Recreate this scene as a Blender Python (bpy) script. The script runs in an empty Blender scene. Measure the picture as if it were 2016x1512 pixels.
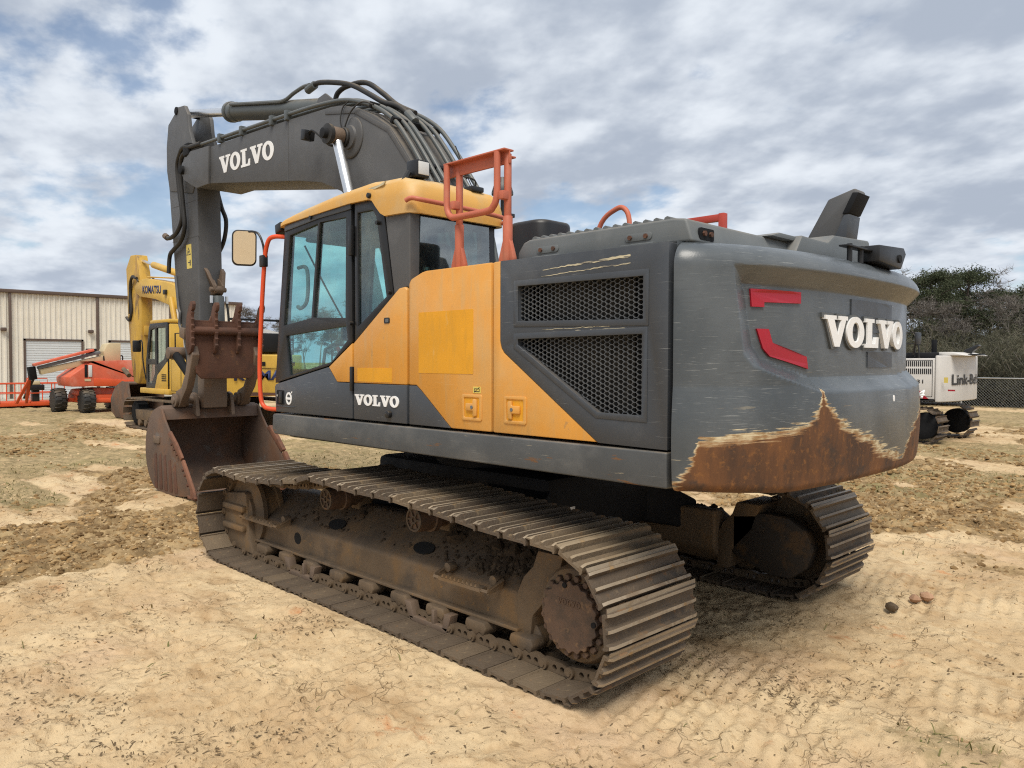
import bpy, bmesh, math, random
import numpy as np
from mathutils import Vector, Matrix
from mathutils.geometry import tessellate_polygon
rad = math.radians
random.seed(7)
scene = bpy.context.scene
COL = scene.collection

# ------------------------------------------------------------------ camera
CAM = (-4.833, 4.744, 1.820)
YAW, PITCH, ROLL = rad(-44.75), rad(-1.634), rad(0.15)
fw = Vector((math.cos(YAW)*math.cos(PITCH), math.sin(YAW)*math.cos(PITCH), math.sin(PITCH)))
rt = Vector((math.sin(YAW), -math.cos(YAW), 0)); up = rt.cross(fw)
r2 = rt*math.cos(ROLL)+up*math.sin(ROLL); u2 = up*math.cos(ROLL)-rt*math.sin(ROLL)
cd = bpy.data.cameras.new('camera'); cd.sensor_width = 36; cd.lens = 36*1544.3/2016
cd.clip_start = .05; cd.clip_end = 2000
cam = bpy.data.objects.new('camera', cd); COL.objects.link(cam)
m3 = Matrix((r2, u2, -fw)).transposed(); cam.matrix_world = Matrix.Translation(CAM) @ m3.to_4x4()
scene.camera = cam

# ------------------------------------------------------------------ sky, sun, exposure
SUN_AZ, SUN_EL = rad(132), rad(58)          # direction the light comes from, measured from +x towards +y
SKY_OFF = (3.1, 7.7)
wd = bpy.data.worlds.new('World'); scene.world = wd; wd.use_nodes = True
wt = wd.node_tree; wt.nodes.clear()
def wn(t, **k):
    n = wt.nodes.new(t)
    for a, b in k.items(): setattr(n, a, b)
    return n
def wmath(op, a, b=None, c=None, clamp=False):
    n = wn('ShaderNodeMath', operation=op, use_clamp=clamp)
    for i, v in enumerate((a, b, c)):
        if v is None: continue
        if isinstance(v, (int, float)): n.inputs[i].default_value = v
        else: wt.links.new(v, n.inputs[i])
    return n.outputs[0]
def wmix(f, a, b):
    n = wn('ShaderNodeMix', data_type='RGBA')
    for s, v in ((n.inputs[0], f), (n.inputs[6], a), (n.inputs[7], b)):
        if isinstance(v, (int, float)): s.default_value = v
        elif isinstance(v, tuple): s.default_value = (*v, 1)
        else: wt.links.new(v, s)
    return n.outputs[2]
sky = wn('ShaderNodeTexSky', sky_type='NISHITA'); sky.sun_disc = False
sky.sun_elevation = SUN_EL; sky.sun_rotation = rad(90)-SUN_AZ
sky.air_density = 1.0; sky.dust_density = .6; sky.ozone_density = 1.5
tc = wn('ShaderNodeTexCoord'); sep = wn('ShaderNodeSeparateXYZ'); wt.links.new(tc.outputs['Generated'], sep.inputs[0])
zz = wmath('ADD', wmath('ABSOLUTE', sep.outputs[2]), .26)
cmb = wn('ShaderNodeCombineXYZ')
wt.links.new(wmath('DIVIDE', sep.outputs[0], zz), cmb.inputs[0]); wt.links.new(wmath('DIVIDE', sep.outputs[1], zz), cmb.inputs[1])
def wnoise(scale, detail, rough, off, dist=0.0):
    mp = wn('ShaderNodeMapping'); mp.inputs['Location'].default_value = off
    mp.inputs['Rotation'].default_value = (0, 0, .6); mp.inputs['Scale'].default_value = (1, 1.15, 1)
    wt.links.new(cmb.outputs[0], mp.inputs[0])
    n = wn('ShaderNodeTexNoise'); n.inputs['Scale'].default_value = scale; n.inputs['Detail'].default_value = detail
    n.inputs['Roughness'].default_value = rough; n.inputs['Distortion'].default_value = dist
    wt.links.new(mp.outputs[0], n.inputs[0]); return n.outputs[0]
def wramp(v, lo, hi):
    n = wn('ShaderNodeMapRange', interpolation_type='SMOOTHSTEP'); n.inputs[1].default_value = lo; n.inputs[2].default_value = hi
    wt.links.new(v, n.inputs[0]); return n.outputs[0]
SX, SY = SKY_OFF
n1 = wnoise(2.3, 9, .55, (SX, SY, 0)); n1b = wnoise(2.3, 5, .5, (SX-.05, SY+.06, .035))
n2 = wnoise(6.5, 7, .55, (SX+8, SY+2, 4))
n3 = wnoise(.85, 4, .5, (SX+1, SY+5, 9))
body = wmath('ADD', wmath('MULTIPLY', n1, .72), wmath('MULTIPLY', n2, .28))
cover = wramp(wmath('ADD', body, wmath('MULTIPLY', wmath('SUBTRACT', n3, .5), .42)), .345, .46)
relief = wmath('MULTIPLY', wmath('SUBTRACT', n1b, n1), 1.5)
dens = wramp(wmath('ADD', wmath('ADD', wmath('MULTIPLY', body, .72), wmath('MULTIPLY', n3, .28)), relief), .30, .66)
shade = wmix(dens, (.63, .67, .72), (.335, .38, .455))
nish = wn('ShaderNodeVectorMath', operation='SCALE'); wt.links.new(sky.outputs[0], nish.inputs[0]); nish.inputs['Scale'].default_value = .09
hz = wramp(sep.outputs[2], -.02, .14)
clouds = wmix(wmath('ADD', wmath('MULTIPLY', cover, .78), .22), nish.outputs[0], shade)
clouds = wmix(wmath('ADD', wmath('MULTIPLY', hz, .55), .45), (.47, .53, .63), clouds)
bg = wn('ShaderNodeBackground'); bg.inputs[1].default_value = 1.0
wo = wn('ShaderNodeOutputWorld'); wt.links.new(clouds, bg.inputs[0]); wt.links.new(bg.outputs[0], wo.inputs[0])
sl = bpy.data.lights.new('sun', 'SUN'); sl.energy = 2.7; sl.angle = rad(32); sl.color = (1, .94, .84)
so = bpy.data.objects.new('sun', sl); COL.objects.link(so)
sd = Vector((math.cos(SUN_AZ)*math.cos(SUN_EL), math.sin(SUN_AZ)*math.cos(SUN_EL), math.sin(SUN_EL)))
so.rotation_euler = (-sd).to_track_quat('-Z', 'Y').to_euler(); so.location = (0, 0, 30)
vs = scene.view_settings; vs.view_transform = 'Standard'; vs.look = 'None'; vs.gamma = 1; vs.exposure = .40; vs.use_curve_mapping = False
scene.cycles.use_denoising = False; scene.cycles.filter_width = 1.15
scene.cycles.diffuse_bounces = 3; scene.cycles.glossy_bounces = 3; scene.cycles.max_bounces = 8; scene.cycles.transparent_max_bounces = 16

# ------------------------------------------------------------------ mesh helpers
def m3d(ax):
    return {'y': lambda u, v, w: (u, w, v), 'x': lambda u, v, w: (w, u, v), 'z': lambda u, v, w: (u, v, w)}[ax]
def smooth_path(pts, n=6):
    P = [Vector(p) for p in pts]; out = []
    for i in range(len(P)-1):
        a, b, c, d = P[max(i-1, 0)], P[i], P[i+1], P[min(i+2, len(P)-1)]
        for k in range(n):
            t = k/n
            out.append(.5*((2*b)+(c-a)*t+(2*a-5*b+4*c-d)*t*t+(3*b-a-3*c+d)*t**3))
    return out+[P[-1]]
class MB:
    def __init__(s): s.v = []; s.f = []
    def add(s, v, f):
        n = len(s.v); s.v += [tuple(float(c) for c in p) for p in v]; s.f += [tuple(i+n for i in q) for q in f]; return s
    def box(s, x0, x1, y0, y1, z0, z1):
        return s.add([(x0,y0,z0),(x1,y0,z0),(x1,y1,z0),(x0,y1,z0),(x0,y0,z1),(x1,y0,z1),(x1,y1,z1),(x0,y1,z1)],
                     [(0,3,2,1),(4,5,6,7),(0,1,5,4),(1,2,6,5),(2,3,7,6),(3,0,4,7)])
    def prism(s, pts, a, b, ax='y', fn=None):
        fn = fn or m3d(ax); n = len(pts)
        return s.add([fn(u, v, a) for u, v in pts]+[fn(u, v, b) for u, v in pts],
                     [tuple(range(n)), tuple(range(2*n-1, n-1, -1))]+[(i, i+n, (i+1) % n+n, (i+1) % n) for i in range(n)])
    def prismh(s, outer, holes, a, b, ax='y', fn=None):
        fn = fn or m3d(ax); loops = [outer]+list(holes); flat = [p for l in loops for p in l]; n = len(flat)
        tri = tessellate_polygon([[Vector((u, v, 0)) for u, v in l] for l in loops])
        f = [tuple(t) for t in tri]+[tuple(i+n for i in reversed(t)) for t in tri]; o = 0
        for l in loops:
            k = len(l)
            f += [(o+i, o+i+n, o+(i+1) % k+n, o+(i+1) % k) for i in range(k)]; o += k
        return s.add([fn(u, v, a) for u, v in flat]+[fn(u, v, b) for u, v in flat], f)
    def tube(s, pts, r, n=8, cap=True):
        P = [Vector(p) for p in pts]; R = r if isinstance(r, (list, tuple)) else [r]*len(P)
        T = [(P[min(i+1, len(P)-1)]-P[max(i-1, 0)]).normalized() for i in range(len(P))]
        a = Vector((0, 0, 1)) if abs(T[0].z) < .9 else Vector((1, 0, 0)); N = T[0].cross(a).normalized()
        v = []; f = []
        for i, p in enumerate(P):
            if i: 
                N = (N-T[i]*N.dot(T[i])); N.normalize()
            Bn = T[i].cross(N)
            for k in range(n):
                an = 2*math.pi*k/n; v.append(p+(N*math.cos(an)+Bn*math.sin(an))*R[i])
        for i in range(len(P)-1):
            for k in range(n): f.append((i*n+k, i*n+(k+1) % n, (i+1)*n+(k+1) % n, (i+1)*n+k))
        if cap: f += [tuple(range(n-1, -1, -1)), tuple(range((len(P)-1)*n, len(P)*n))]
        return s.add(v, f)
    def lathe(s, prof, c, d, n=20):
        c = Vector(c); d = Vector(d).normalized()
        return s.tube2([(c+d*h, r) for r, h in prof], d, n)
    def tube2(s, pr, d, n):
        a = Vector((0, 0, 1)) if abs(d.z) < .9 else Vector((1, 0, 0)); N = d.cross(a).normalized(); Bn = d.cross(N); v = []; f = []
        for p, r in pr:
            for k in range(n):
                an = 2*math.pi*k/n; v.append(p+(N*math.cos(an)+Bn*math.sin(an))*max(r, 1e-4))
        for i in range(len(pr)-1):
            for k in range(n): f.append((i*n+k, i*n+(k+1) % n, (i+1)*n+(k+1) % n, (i+1)*n+k))
        f += [tuple(range(n-1, -1, -1)), tuple(range((len(pr)-1)*n, len(pr)*n))]
        return s.add(v, f)
    def mesh(s, name, bevel=0, seg=2, smooth=True, angle=38):
        me = bpy.data.meshes.new(name); me.from_pydata(s.v, [], s.f); me.update()
        bm = bmesh.new(); bm.from_mesh(me); bmesh.ops.recalc_face_normals(bm, faces=bm.faces)
        if bevel:
            bmesh.ops.dissolve_limit(bm, angle_limit=rad(1), verts=bm.verts, edges=bm.edges)
            ed = [e for e in bm.edges if len(e.link_faces) == 2 and e.calc_face_angle(0) > rad(28)]
            bmesh.ops.bevel(bm, geom=ed, offset=bevel, segments=seg, profile=.5, affect='EDGES', clamp_overlap=True)
        bm.to_mesh(me); bm.free()
        if smooth:
            me.polygons.foreach_set('use_smooth', [True]*len(me.polygons)); me.set_sharp_from_angle(angle=rad(angle))
        return me
    def build(s, name, mat, parent=None, **k):
        return link(name, s.mesh(name, **k), mat, parent)
def link(name, me, mat=None, parent=None):
    if mat is not None and not me.materials: me.materials.append(mat)
    o = bpy.data.objects.new(name, me); COL.objects.link(o)
    if parent: o.parent = parent
    return o
def thing(name, label, cat, loc=(0, 0, 0), rz=0, group=None):
    o = bpy.data.objects.new(name, None); COL.objects.link(o); o.location = loc; o.rotation_euler.z = rz
    o.empty_display_size = .2; return tag(o, label, cat, group)
def tag(o, label, cat, group=None):
    o['label'] = label; o['category'] = cat
    if group: o['group'] = group
    return o
def kind(o, k): o['kind'] = k; return o
def BX(name, mat, par, x0, x1, y0, y1, z0, z1, bevel=.006, **k): return MB().box(x0, x1, y0, y1, z0, z1).build(name, mat, par, bevel=bevel, **k)
def PR(name, mat, par, pts, a, b, ax='y', bevel=.006, **k): return MB().prism(pts, a, b, ax).build(name, mat, par, bevel=bevel, **k)
def TB(name, mat, par, pts, r, n=10, sm=0, **k): return MB().tube(smooth_path(pts, sm) if sm else pts, r, n).build(name, mat, par, **k)
def CY(name, mat, par, a, b, r, n=20, bevel=.004): return MB().tube([a, b], r, n).build(name, mat, par, bevel=bevel)
def rrect(x0, x1, y0, y1, r, n=4):
    out = []
    for cx, cy, a in ((x1-r, y1-r, 0), (x0+r, y1-r, 90), (x0+r, y0+r, 180), (x1-r, y0+r, 270)):
        for k in range(n+1):
            t = rad(a+90*k/n); out.append((cx+r*math.cos(t), cy+r*math.sin(t)))
    return out
def circ(cx, cy, rx, ry=None, n=24): return [(cx+rx*math.cos(2*math.pi*k/n), cy+(ry or rx)*math.sin(2*math.pi*k/n)) for k in range(n)]

# slab-serif letters, unit height
def letters(word):
    G = {'V': ([(0,1),(.46,1),(.46,.87),(.37,.87),(.535,.36),(.69,.87),(.58,.87),(.58,1),(.98,1),(.98,.87),(.895,.87),(.61,0),(.39,0),(.085,.87),(0,.87)], [], .95),
         'O': (circ(.44,.5,.44,.52,28), [circ(.44,.5,.18,.335,28)], .94),
         'L': ([(0,1),(.5,1),(.5,.87),(.375,.87),(.375,.13),(.56,.13),(.64,.38),(.76,.38),(.74,0),(0,0),(0,.13),(.115,.13),(.115,.87),(0,.87)], [], .78)}
    x = 0; out = []
    for ch in word:
        o, h, w = G[ch]; out.append(([(u+x, v) for u, v in o], [[(u+x, v) for u, v in q] for q in h])); x += w
    return out, x
def text_mesh(name, s, mat, parent, origin, udir, vdir, height, width=None, depth=.004, bold=.0, shear=0):
    cu = bpy.data.curves.new(name, 'FONT'); cu.body = s; cu.extrude = 0; cu.offset = bold; cu.resolution_u = 3; cu.shear = shear
    ob = bpy.data.objects.new('tmp', cu); COL.objects.link(ob)
    me = bpy.data.meshes.new_from_object(ob); bpy.data.objects.remove(ob); bpy.data.curves.remove(cu)
    bm = bmesh.new(); bm.from_mesh(me)
    r = bmesh.ops.extrude_face_region(bm, geom=list(bm.faces))
    for v in r['geom']:
        if isinstance(v, bmesh.types.BMVert): v.co.z = 1.0
    xs = [v.co.x for v in bm.verts]; ys = [v.co.y for v in bm.verts]
    x0, x1, y0, y1 = min(xs), max(xs), min(ys), max(ys)
    U = Vector(udir).normalized(); V = Vector(vdir).normalized(); N = U.cross(V).normalized(); O = Vector(origin)
    sy = height/(y1-y0); sx = (width/(x1-x0)) if width else sy
    for v in bm.verts: v.co = O+U*((v.co.x-x0)*sx)+V*((v.co.y-y0)*sy)+N*(v.co.z*depth)
    bmesh.ops.recalc_face_normals(bm, faces=bm.faces); bm.to_mesh(me); bm.free(); me.name = name
    me.materials.clear()
    return link(name, me, mat, parent)
def slab_text(name, word, mat, parent, fn, h, w=None, a=-.002, b=.004, bevel=0):
    L, tw = letters(word); sx = (w/tw) if w else h; mb = MB()
    for o, hs in L: mb.prismh([(u*sx, v*h) for u, v in o], [[(u*sx, v*h) for u, v in q] for q in hs], a, b, fn=fn)
    return mb.build(name, mat, parent, bevel=bevel, seg=1)

# ------------------------------------------------------------------ materials
def srgb(r, g, b): return tuple(((c/255+.055)/1.055)**2.4 if c > 10 else c/255/12.92 for c in (r, g, b))
class NT:
    def __init__(s, name):
        s.m = bpy.data.materials.new(name); s.m.use_nodes = True; s.t = s.m.node_tree; s.t.nodes.clear()
        s.out = s.n('ShaderNodeOutputMaterial'); s.co = None
    def n(s, t, **k):
        x = s.t.nodes.new(t)
        for a, b in k.items(): setattr(x, a, b)
        return x
    def l(s, a, b): s.t.links.new(a, b)
    def coord(s, scale=(1, 1, 1), rot=(0, 0, 0)):
        if s.co is None: s.co = s.n('ShaderNodeTexCoord').outputs['Object']
        mp = s.n('ShaderNodeMapping'); mp.inputs['Scale'].default_value = scale; mp.inputs['Rotation'].default_value = rot
        s.l(s.co, mp.inputs[0]); return mp.outputs[0]
    def noise(s, scale, detail=6, rough=.6, stretch=(1, 1, 1), rot=(0, 0, 0), dist=0):
        x = s.n('ShaderNodeTexNoise'); x.inputs['Scale'].default_value = scale; x.inputs['Detail'].default_value = detail
        x.inputs['Roughness'].default_value = rough; x.inputs['Distortion'].default_value = dist
        s.l(s.coord(stretch, rot), x.inputs[0]); return x.outputs[0]
    def set(s, sock, v):
        if isinstance(v, (int, float)): sock.default_value = v
        elif isinstance(v, tuple): sock.default_value = (*v, 1) if len(v) == 3 else v
        else: s.l(v, sock)
    def math(s, op, a, b=None, clamp=False):
        x = s.n('ShaderNodeMath', operation=op, use_clamp=clamp); s.set(x.inputs[0], a)
        if b is not None: s.set(x.inputs[1], b)
        return x.outputs[0]
    def ramp(s, v, lo, hi, a=0.0, b=1.0):
        x = s.n('ShaderNodeMapRange', interpolation_type='SMOOTHSTEP')
        for i, q in enumerate((lo, hi, a, b)): x.inputs[i+1].default_value = q
        s.l(v, x.inputs[0]); return x.outputs[0]
    def mix(s, f, a, b):
        x = s.n('ShaderNodeMix', data_type='RGBA'); s.set(x.inputs[0], f); s.set(x.inputs[6], a); s.set(x.inputs[7], b); return x.outputs[2]
    def mixf(s, f, a, b):
        x = s.n('ShaderNodeMix', data_type='FLOAT'); s.set(x.inputs[0], f); s.set(x.inputs[2], a); s.set(x.inputs[3], b); return x.outputs[0]
    def attr(s, name): return s.n('ShaderNodeAttribute', attribute_name=name).outputs['Fac']
    def bsdf(s, col, rough=.5, metal=0, spec=.5, normal=None, trans=None):
        b = s.n('ShaderNodeBsdfPrincipled'); s.set(b.inputs['Base Color'], col); s.set(b.inputs['Roughness'], rough); s.set(b.inputs['Metallic'], metal)
        s.set(b.inputs['Specular IOR Level'], spec)
        if normal is not None: s.l(normal, b.inputs['Normal'])
        s.l(b.outputs[0], s.out.inputs[0]); return b
    def bump(s, h, strength=.3, dist=.01):
        x = s.n('ShaderNodeBump'); x.inputs['Strength'].default_value = strength; x.inputs['Distance'].default_value = dist
        s.l(h, x.inputs['Height']); return x.outputs[0]
    def upness(s, lo=.2, hi=.9):
        g = s.n('ShaderNodeNewGeometry'); sp = s.n('ShaderNodeSeparateXYZ'); s.l(g.outputs['Normal'], sp.inputs[0]); return s.ramp(sp.outputs[2], lo, hi)
def paint(name, col, rough=.45, metal=0, spec=.5, var=.12, layers=(), scratch=None, dust=None, bump=None, chips=None, objvar=0):
    """painted or bare surface: large soft tone variation, optional scratches, chips, dust on upward faces"""
    t = NT(name); c = t.mix(t.ramp(t.noise(1.7, 5), .3, .7), tuple(x*(1-var) for x in col), tuple(min(1, x*(1+var)) for x in col)); r = rough
    r = t.math('ADD', t.math('MULTIPLY', t.noise(9, 4), .25), rough-.12)
    for (lc, sc, lo, hi, amt, st) in layers:
        c = t.mix(t.math('MULTIPLY', t.ramp(t.noise(sc, 8, .65, st), lo, hi), amt), c, lc)
    if scratch:
        sc, amt = scratch
        for k, (st, ro) in enumerate((((1.2, 1.2, 55), (0, 0, 0)), ((1.5, 1.5, 70), (0, .35, .2)), ((2, 2, 60), (.2, -.8, 0)))):
            m = t.ramp(t.noise(3.1+k, 3, .5, st, ro), .69, .74); k2 = t.ramp(t.noise(1.3+.4*k, 3), .45, .62)
            c = t.mix(t.math('MULTIPLY', t.math('MULTIPLY', m, k2), amt), c, sc)
    if chips: 
        cc, lo = chips; c = t.mix(t.ramp(t.noise(6.5, 10, .7), lo, lo+.03), c, cc)
    if dust:
        dc, amt = dust; c = t.mix(t.math('MULTIPLY', t.math('MULTIPLY', t.upness(), t.ramp(t.noise(5, 8, .7), .25, .75)), amt), c, dc)
    if objvar:
        oi = t.n('ShaderNodeObjectInfo').outputs['Random']; c = t.mix(t.ramp(oi, 0, 1, 0, objvar), c, (.055, .042, .03)); c = t.mix(t.math('MULTIPLY', t.ramp(t.math('FRACT', t.math('MULTIPLY', oi, 7.3)), .55, 1), objvar), c, (.30, .22, .13))
    nm = t.bump(t.noise(bump[0], 8, .65), bump[1], bump[2]) if bump else None
    t.bsdf(c, r, metal, spec, nm); return t.m
DUST = srgb(178, 155, 120)
M = {}
M['yellow'] = paint('yellow_paint', (.67, .305, .05), .38, var=.07, layers=[((.62, .36, .12), 2.2, .5, .75, .5, (1, 1, 1)), ((.45, .24, .06), 6, .60, .72, .4, (1, 1, .3)), ((.30, .20, .10), 13, .66, .70, .5, (1, 1, .5)), ((.52, .33, .13), 3, .5, .66, .45, (4, 4, .4)), ((.56, .38, .17), 1.2, .45, .68, .4, (1, 1, 1)), ((.34, .22, .10), 40, .66, .72, .45, (1, 1, 1))], scratch=((.74, .50, .22), .5), dust=(DUST, .35))
M['yellow_res'] = paint('yellow_residue', (.72, .33, .012), .55, var=.1, layers=[((.62, .30, .02), 9, .5, .6, .6, (3, 1, .5)), ((.66, .38, .10), 14, .6, .68, .6, (1, 1, .35))])
M['grey'] = paint('grey_paint', (.050, .056, .065), .42, var=.1, layers=[((.085, .09, .096), 2.4, .48, .7, .7, (1, 1, 1))], scratch=((.24, .25, .25), .85), dust=(DUST, .15))
M['grey_boom'] = paint('grey_boom_paint', (.082, .082, .083), .55, var=.1, layers=[((.135, .132, .128), 2, .5, .75, .6, (1, 1, 1)), ((.06, .055, .05), 4, .6, .75, .5, (1, 1, .3))], scratch=((.2, .2, .19), .25), dust=(DUST, .3), bump=(30, .05, .01))
M['green_grey'] = paint('pipe_paint', (.085, .095, .096), .4, var=.1, dust=(DUST, .35))
M['hood'] = paint('hood_plastic', (.125, .137, .142), .55, var=.12, layers=[((.17, .18, .18), 3, .5, .7, .5, (1, 1, 1))], scratch=((.3, .3, .29), .35), dust=(DUST, .3))
M['skirt'] = paint('skirt_paint', (.068, .073, .076), .5, var=.15, layers=[((.13, .13, .125), 3.5, .45, .7, .7, (.6, 1, 1)), ((.16, .075, .028), 4, .61, .64, .9, (.45, 1, 3.5)), ((.34, .29, .2), 5, .66, .68, .7, (.4, 1, 6))], scratch=((.25, .25, .23), .7), dust=(DUST, .3))
M['black'] = paint('black_trim', (.012, .012, .013), .4, var=.2, dust=(DUST, .12))
M['dark'] = paint('dark_metal', (.012, .0125, .014), .7, spec=.2, var=.3)
M['rubber'] = paint('black_rubber', (.022, .021, .02), .6, var=.2, dust=(DUST, .3))
M['orange'] = paint('orange_rail_paint', (.50, .135, .075), .55, var=.12, layers=[((.52, .20, .13), 4, .5, .7, .7, (1, 1, 1))])
M['orange_red'] = paint('orange_red_paint', (.66, .075, .018), .45, var=.1)
M['red'] = paint('red_rail_paint', (.42, .05, .03), .5, var=.12)
M['chrome'] = paint('chrome_rod', (.78, .78, .78), .30, 1.0, var=.05)
M['white'] = paint('white_lettering', (.84, .84, .83), .5, var=.04)
M['decal_red'] = paint('red_reflector', (.36, .008, .022), .35, var=.08)
M['label_yellow'] = paint('yellow_label', (.66, .52, .12), .5, var=.06)
M['primer'] = paint('bare_primer', srgb(200, 190, 160), .7, var=.15, layers=[((.07, .07, .075), 14, .5, .56, .95, (.5, 1, 5)), ((.3, .28, .22), 20, .5, .6, .5, (.5, 1, 5))])
STEEL = [((.25, .178, .10), 6, .53, .66, .85, (1, 1, 1)), ((.055, .045, .037), 3.2, .50, .62, .85, (1, 1, 1)), ((.19, .095, .036), 9, .56, .66, .8, (1, 1, 1))]
M['shoe'] = paint('track_steel', (.108, .077, .050), .72, var=.2, layers=STEEL, dust=((.22, .16, .10), .22), bump=(55, .55, .012), objvar=.28)
M['frame'] = paint('frame_steel', (.155, .106, .062), .72, var=.25, layers=[((.21, .122, .05), 3, .48, .62, .75, (1, 1, .7)), ((.07, .056, .043), 2.2, .52, .68, .7, (1, 1, 1)), ((.34, .18, .05), 18, .62, .70, .6, (1, 1, 1))], dust=((.075, .056, .04), .85), bump=(45, .3, .01))
M['cover'] = paint('hub_steel', (.105, .062, .040), .62, var=.18, layers=[((.055, .038, .028), 6, .48, .62, .8, (1, 1, 1)), ((.19, .11, .055), 13, .56, .66, .7, (1, 1, 1)), ((.5, .42, .28), 11, .74, .76, .8, (1, 1, 1))], bump=(60, .2, .01))
M['mud'] = paint('caked_mud', (.065, .047, .032), .95, var=.3, layers=[((.115, .083, .053), 8, .45, .65, .6, (1, 1, 1))], bump=(70, .5, .01), spec=.1)
M['rust'] = paint('rusty_steel', (.105, .046, .027), .8, var=.2, layers=[((.055, .032, .024), 3.5, .48, .62, .8, (1, 1, 1)), ((.19, .085, .038), 7, .55, .68, .7, (1, 1, 1)), ((.30, .25, .2), 16, .68, .72, .5, (1, 1, .4))], bump=(70, .35, .008))
M['rust_cut'] = paint('rusty_edge', (.20, .088, .05), .85, var=.2, layers=[((.10, .05, .034), 6, .5, .64, .7, (1, 1, 1))], bump=(70, .4, .008))
M['bucket'] = paint('bucket_steel', (.115, .074, .052), .75, var=.2, layers=[((.17, .085, .045), 2.4, .48, .62, .75, (1, 1, .8)), ((.15, .14, .125), 3.3, .55, .7, .7, (1, 1, 1))], bump=(60, .25, .008))
M['link'] = paint('link_steel', (.15, .105, .073), .6, var=.15, layers=[((.20, .11, .06), 6, .55, .68, .7, (1, 1, 1))], bump=(60, .25, .008))
M['seat'] = paint('seat_fabric', (.06, .062, .066), .8, var=.2)
M['mirror'] = paint('mirror_glass', (.85, .85, .85), .13, 1.0, var=.01)
def glass(name, tint, refl=1.0, rough=.02, base=.055):
    t = NT(name); tr = t.n('ShaderNodeBsdfTransparent'); tr.inputs[0].default_value = (*tint, 1)
    gl = t.n('ShaderNodeBsdfGlossy'); gl.inputs['Roughness'].default_value = rough; gl.inputs[0].default_value = (refl, refl, refl, 1)
    lw = t.n('ShaderNodeLayerWeight'); lw.inputs[0].default_value = .5; fr = t.math('ADD', t.math('MULTIPLY', t.math('POWER', lw.outputs['Facing'], 4.0), .8), base)
    mx = t.n('ShaderNodeMixShader'); t.l(fr, mx.inputs[0]); t.l(tr.outputs[0], mx.inputs[1]); t.l(gl.outputs[0], mx.inputs[2]); df_ = t.n('ShaderNodeBsdfDiffuse'); df_.inputs[0].default_value = (.5, .46, .38, 1); mx2 = t.n('ShaderNodeMixShader'); t.l(t.math('MULTIPLY', t.math('ADD', t.math('MULTIPLY', t.ramp(t.noise(2.2, 6, .65), .45, .75), .10), t.math('MULTIPLY', t.ramp(t.noise(7, 8, .7, (1, 1, .25)), .55, .72), .07)), 1.0), mx2.inputs[0]); t.l(mx.outputs[0], mx2.inputs[1]); t.l(df_.outputs[0], mx2.inputs[2]); t.l(mx2.outputs[0], t.out.inputs[0])
    return t.m
M['glass'] = glass('tinted_glass', (.74, .93, .92))
M['glass_rear'] = glass('rear_glass', (.60, .68, .67), base=.20)
M['lens'] = paint('lamp_lens', (.6, .6, .58), .15, var=.1)
# ================================================================== GROUND
def hsh(ix, iy, seed):
    h = (ix.astype(np.int64)*374761393+iy.astype(np.int64)*668265263+seed*1442695041) & 0xffffffff
    h = ((h ^ (h >> 13))*1274126177) & 0xffffffff; h = h ^ (h >> 16); return (h & 0xffffff)/float(0xffffff)
def vnoise(x, y, seed=0):
    ix, iy = np.floor(x), np.floor(y); fx, fy = x-ix, y-iy; u, v = fx*fx*(3-2*fx), fy*fy*(3-2*fy)
    a, b, c, d = hsh(ix, iy, seed), hsh(ix+1, iy, seed), hsh(ix, iy+1, seed), hsh(ix+1, iy+1, seed)
    return (a*(1-u)+b*u)*(1-v)+(c*(1-u)+d*u)*v
def fbm(x, y, wl, oc=4, seed=0, gain=.5):
    s = 0; a = 1; t = 0
    for k in range(oc):
        c, sn = math.cos(.7*k), math.sin(.7*k); s = s+a*vnoise((x*c-y*sn)/wl+k*17.3, (x*sn+y*c)/wl+k*9.1, seed+k); t += a; a *= gain; wl *= .5
    return s/t
def sst(v, lo, hi): t = np.clip((v-lo)/(hi-lo), 0, 1); return t*t*(3-2*t)
def zones(x, y):
    n = fbm(x, y, 1.6, 4, 3)-.5; n2 = fbm(x, y, .55, 4, 21)-.5
    front = sst(x-2.45+.35*(y-2.3)*.0+1.3*n+.7*n2, -.30, .32)*sst(y+2.5+n, -.5, .5)
    right = sst(-3.15-y-.35*(x+3)+1.2*n+.6*n2, -.30, .32)
    far = np.hypot(x+4.8, y-4.7)
    brk = sst(fbm(x*.55+y*.1, y*.9, 2.6, 5, 40)+.20*n2, .40, .54)
    mud = np.maximum(front*np.where(x > 5, brk, 1), right*sst(fbm(x+y*.3, y-x*.2, 1.5, 5, 77), .34, .52))
    mud = mud*np.where(far > 30, .4, 1)
    gr = sst(fbm(x*.35, y, 2.2, 5, 55)+.08*sst(far, 8, 18), .52, .64)*sst(far, 5, 13)
    gr = np.maximum(gr, sst(fbm(x, y, .9, 5, 91), .64, .74)*.55*(1-sst(3.4-np.abs(x), 0, .6)*sst(2.3-np.abs(y), 0, .5)))
    gr = np.maximum(gr, sst(far, 20, 30)*(.25+.5*sst(fbm(x*.3, y, 3.0, 4, 66), .42, .6)))
    return mud, gr
def under(x, y):                  # 1 on the track footprints
    f = lambda yc: sst(2.35-np.abs(x), 0, .18)*sst(.50-np.abs(y-yc), 0, .1)
    return np.maximum(f(1.295), f(-1.295))
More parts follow.
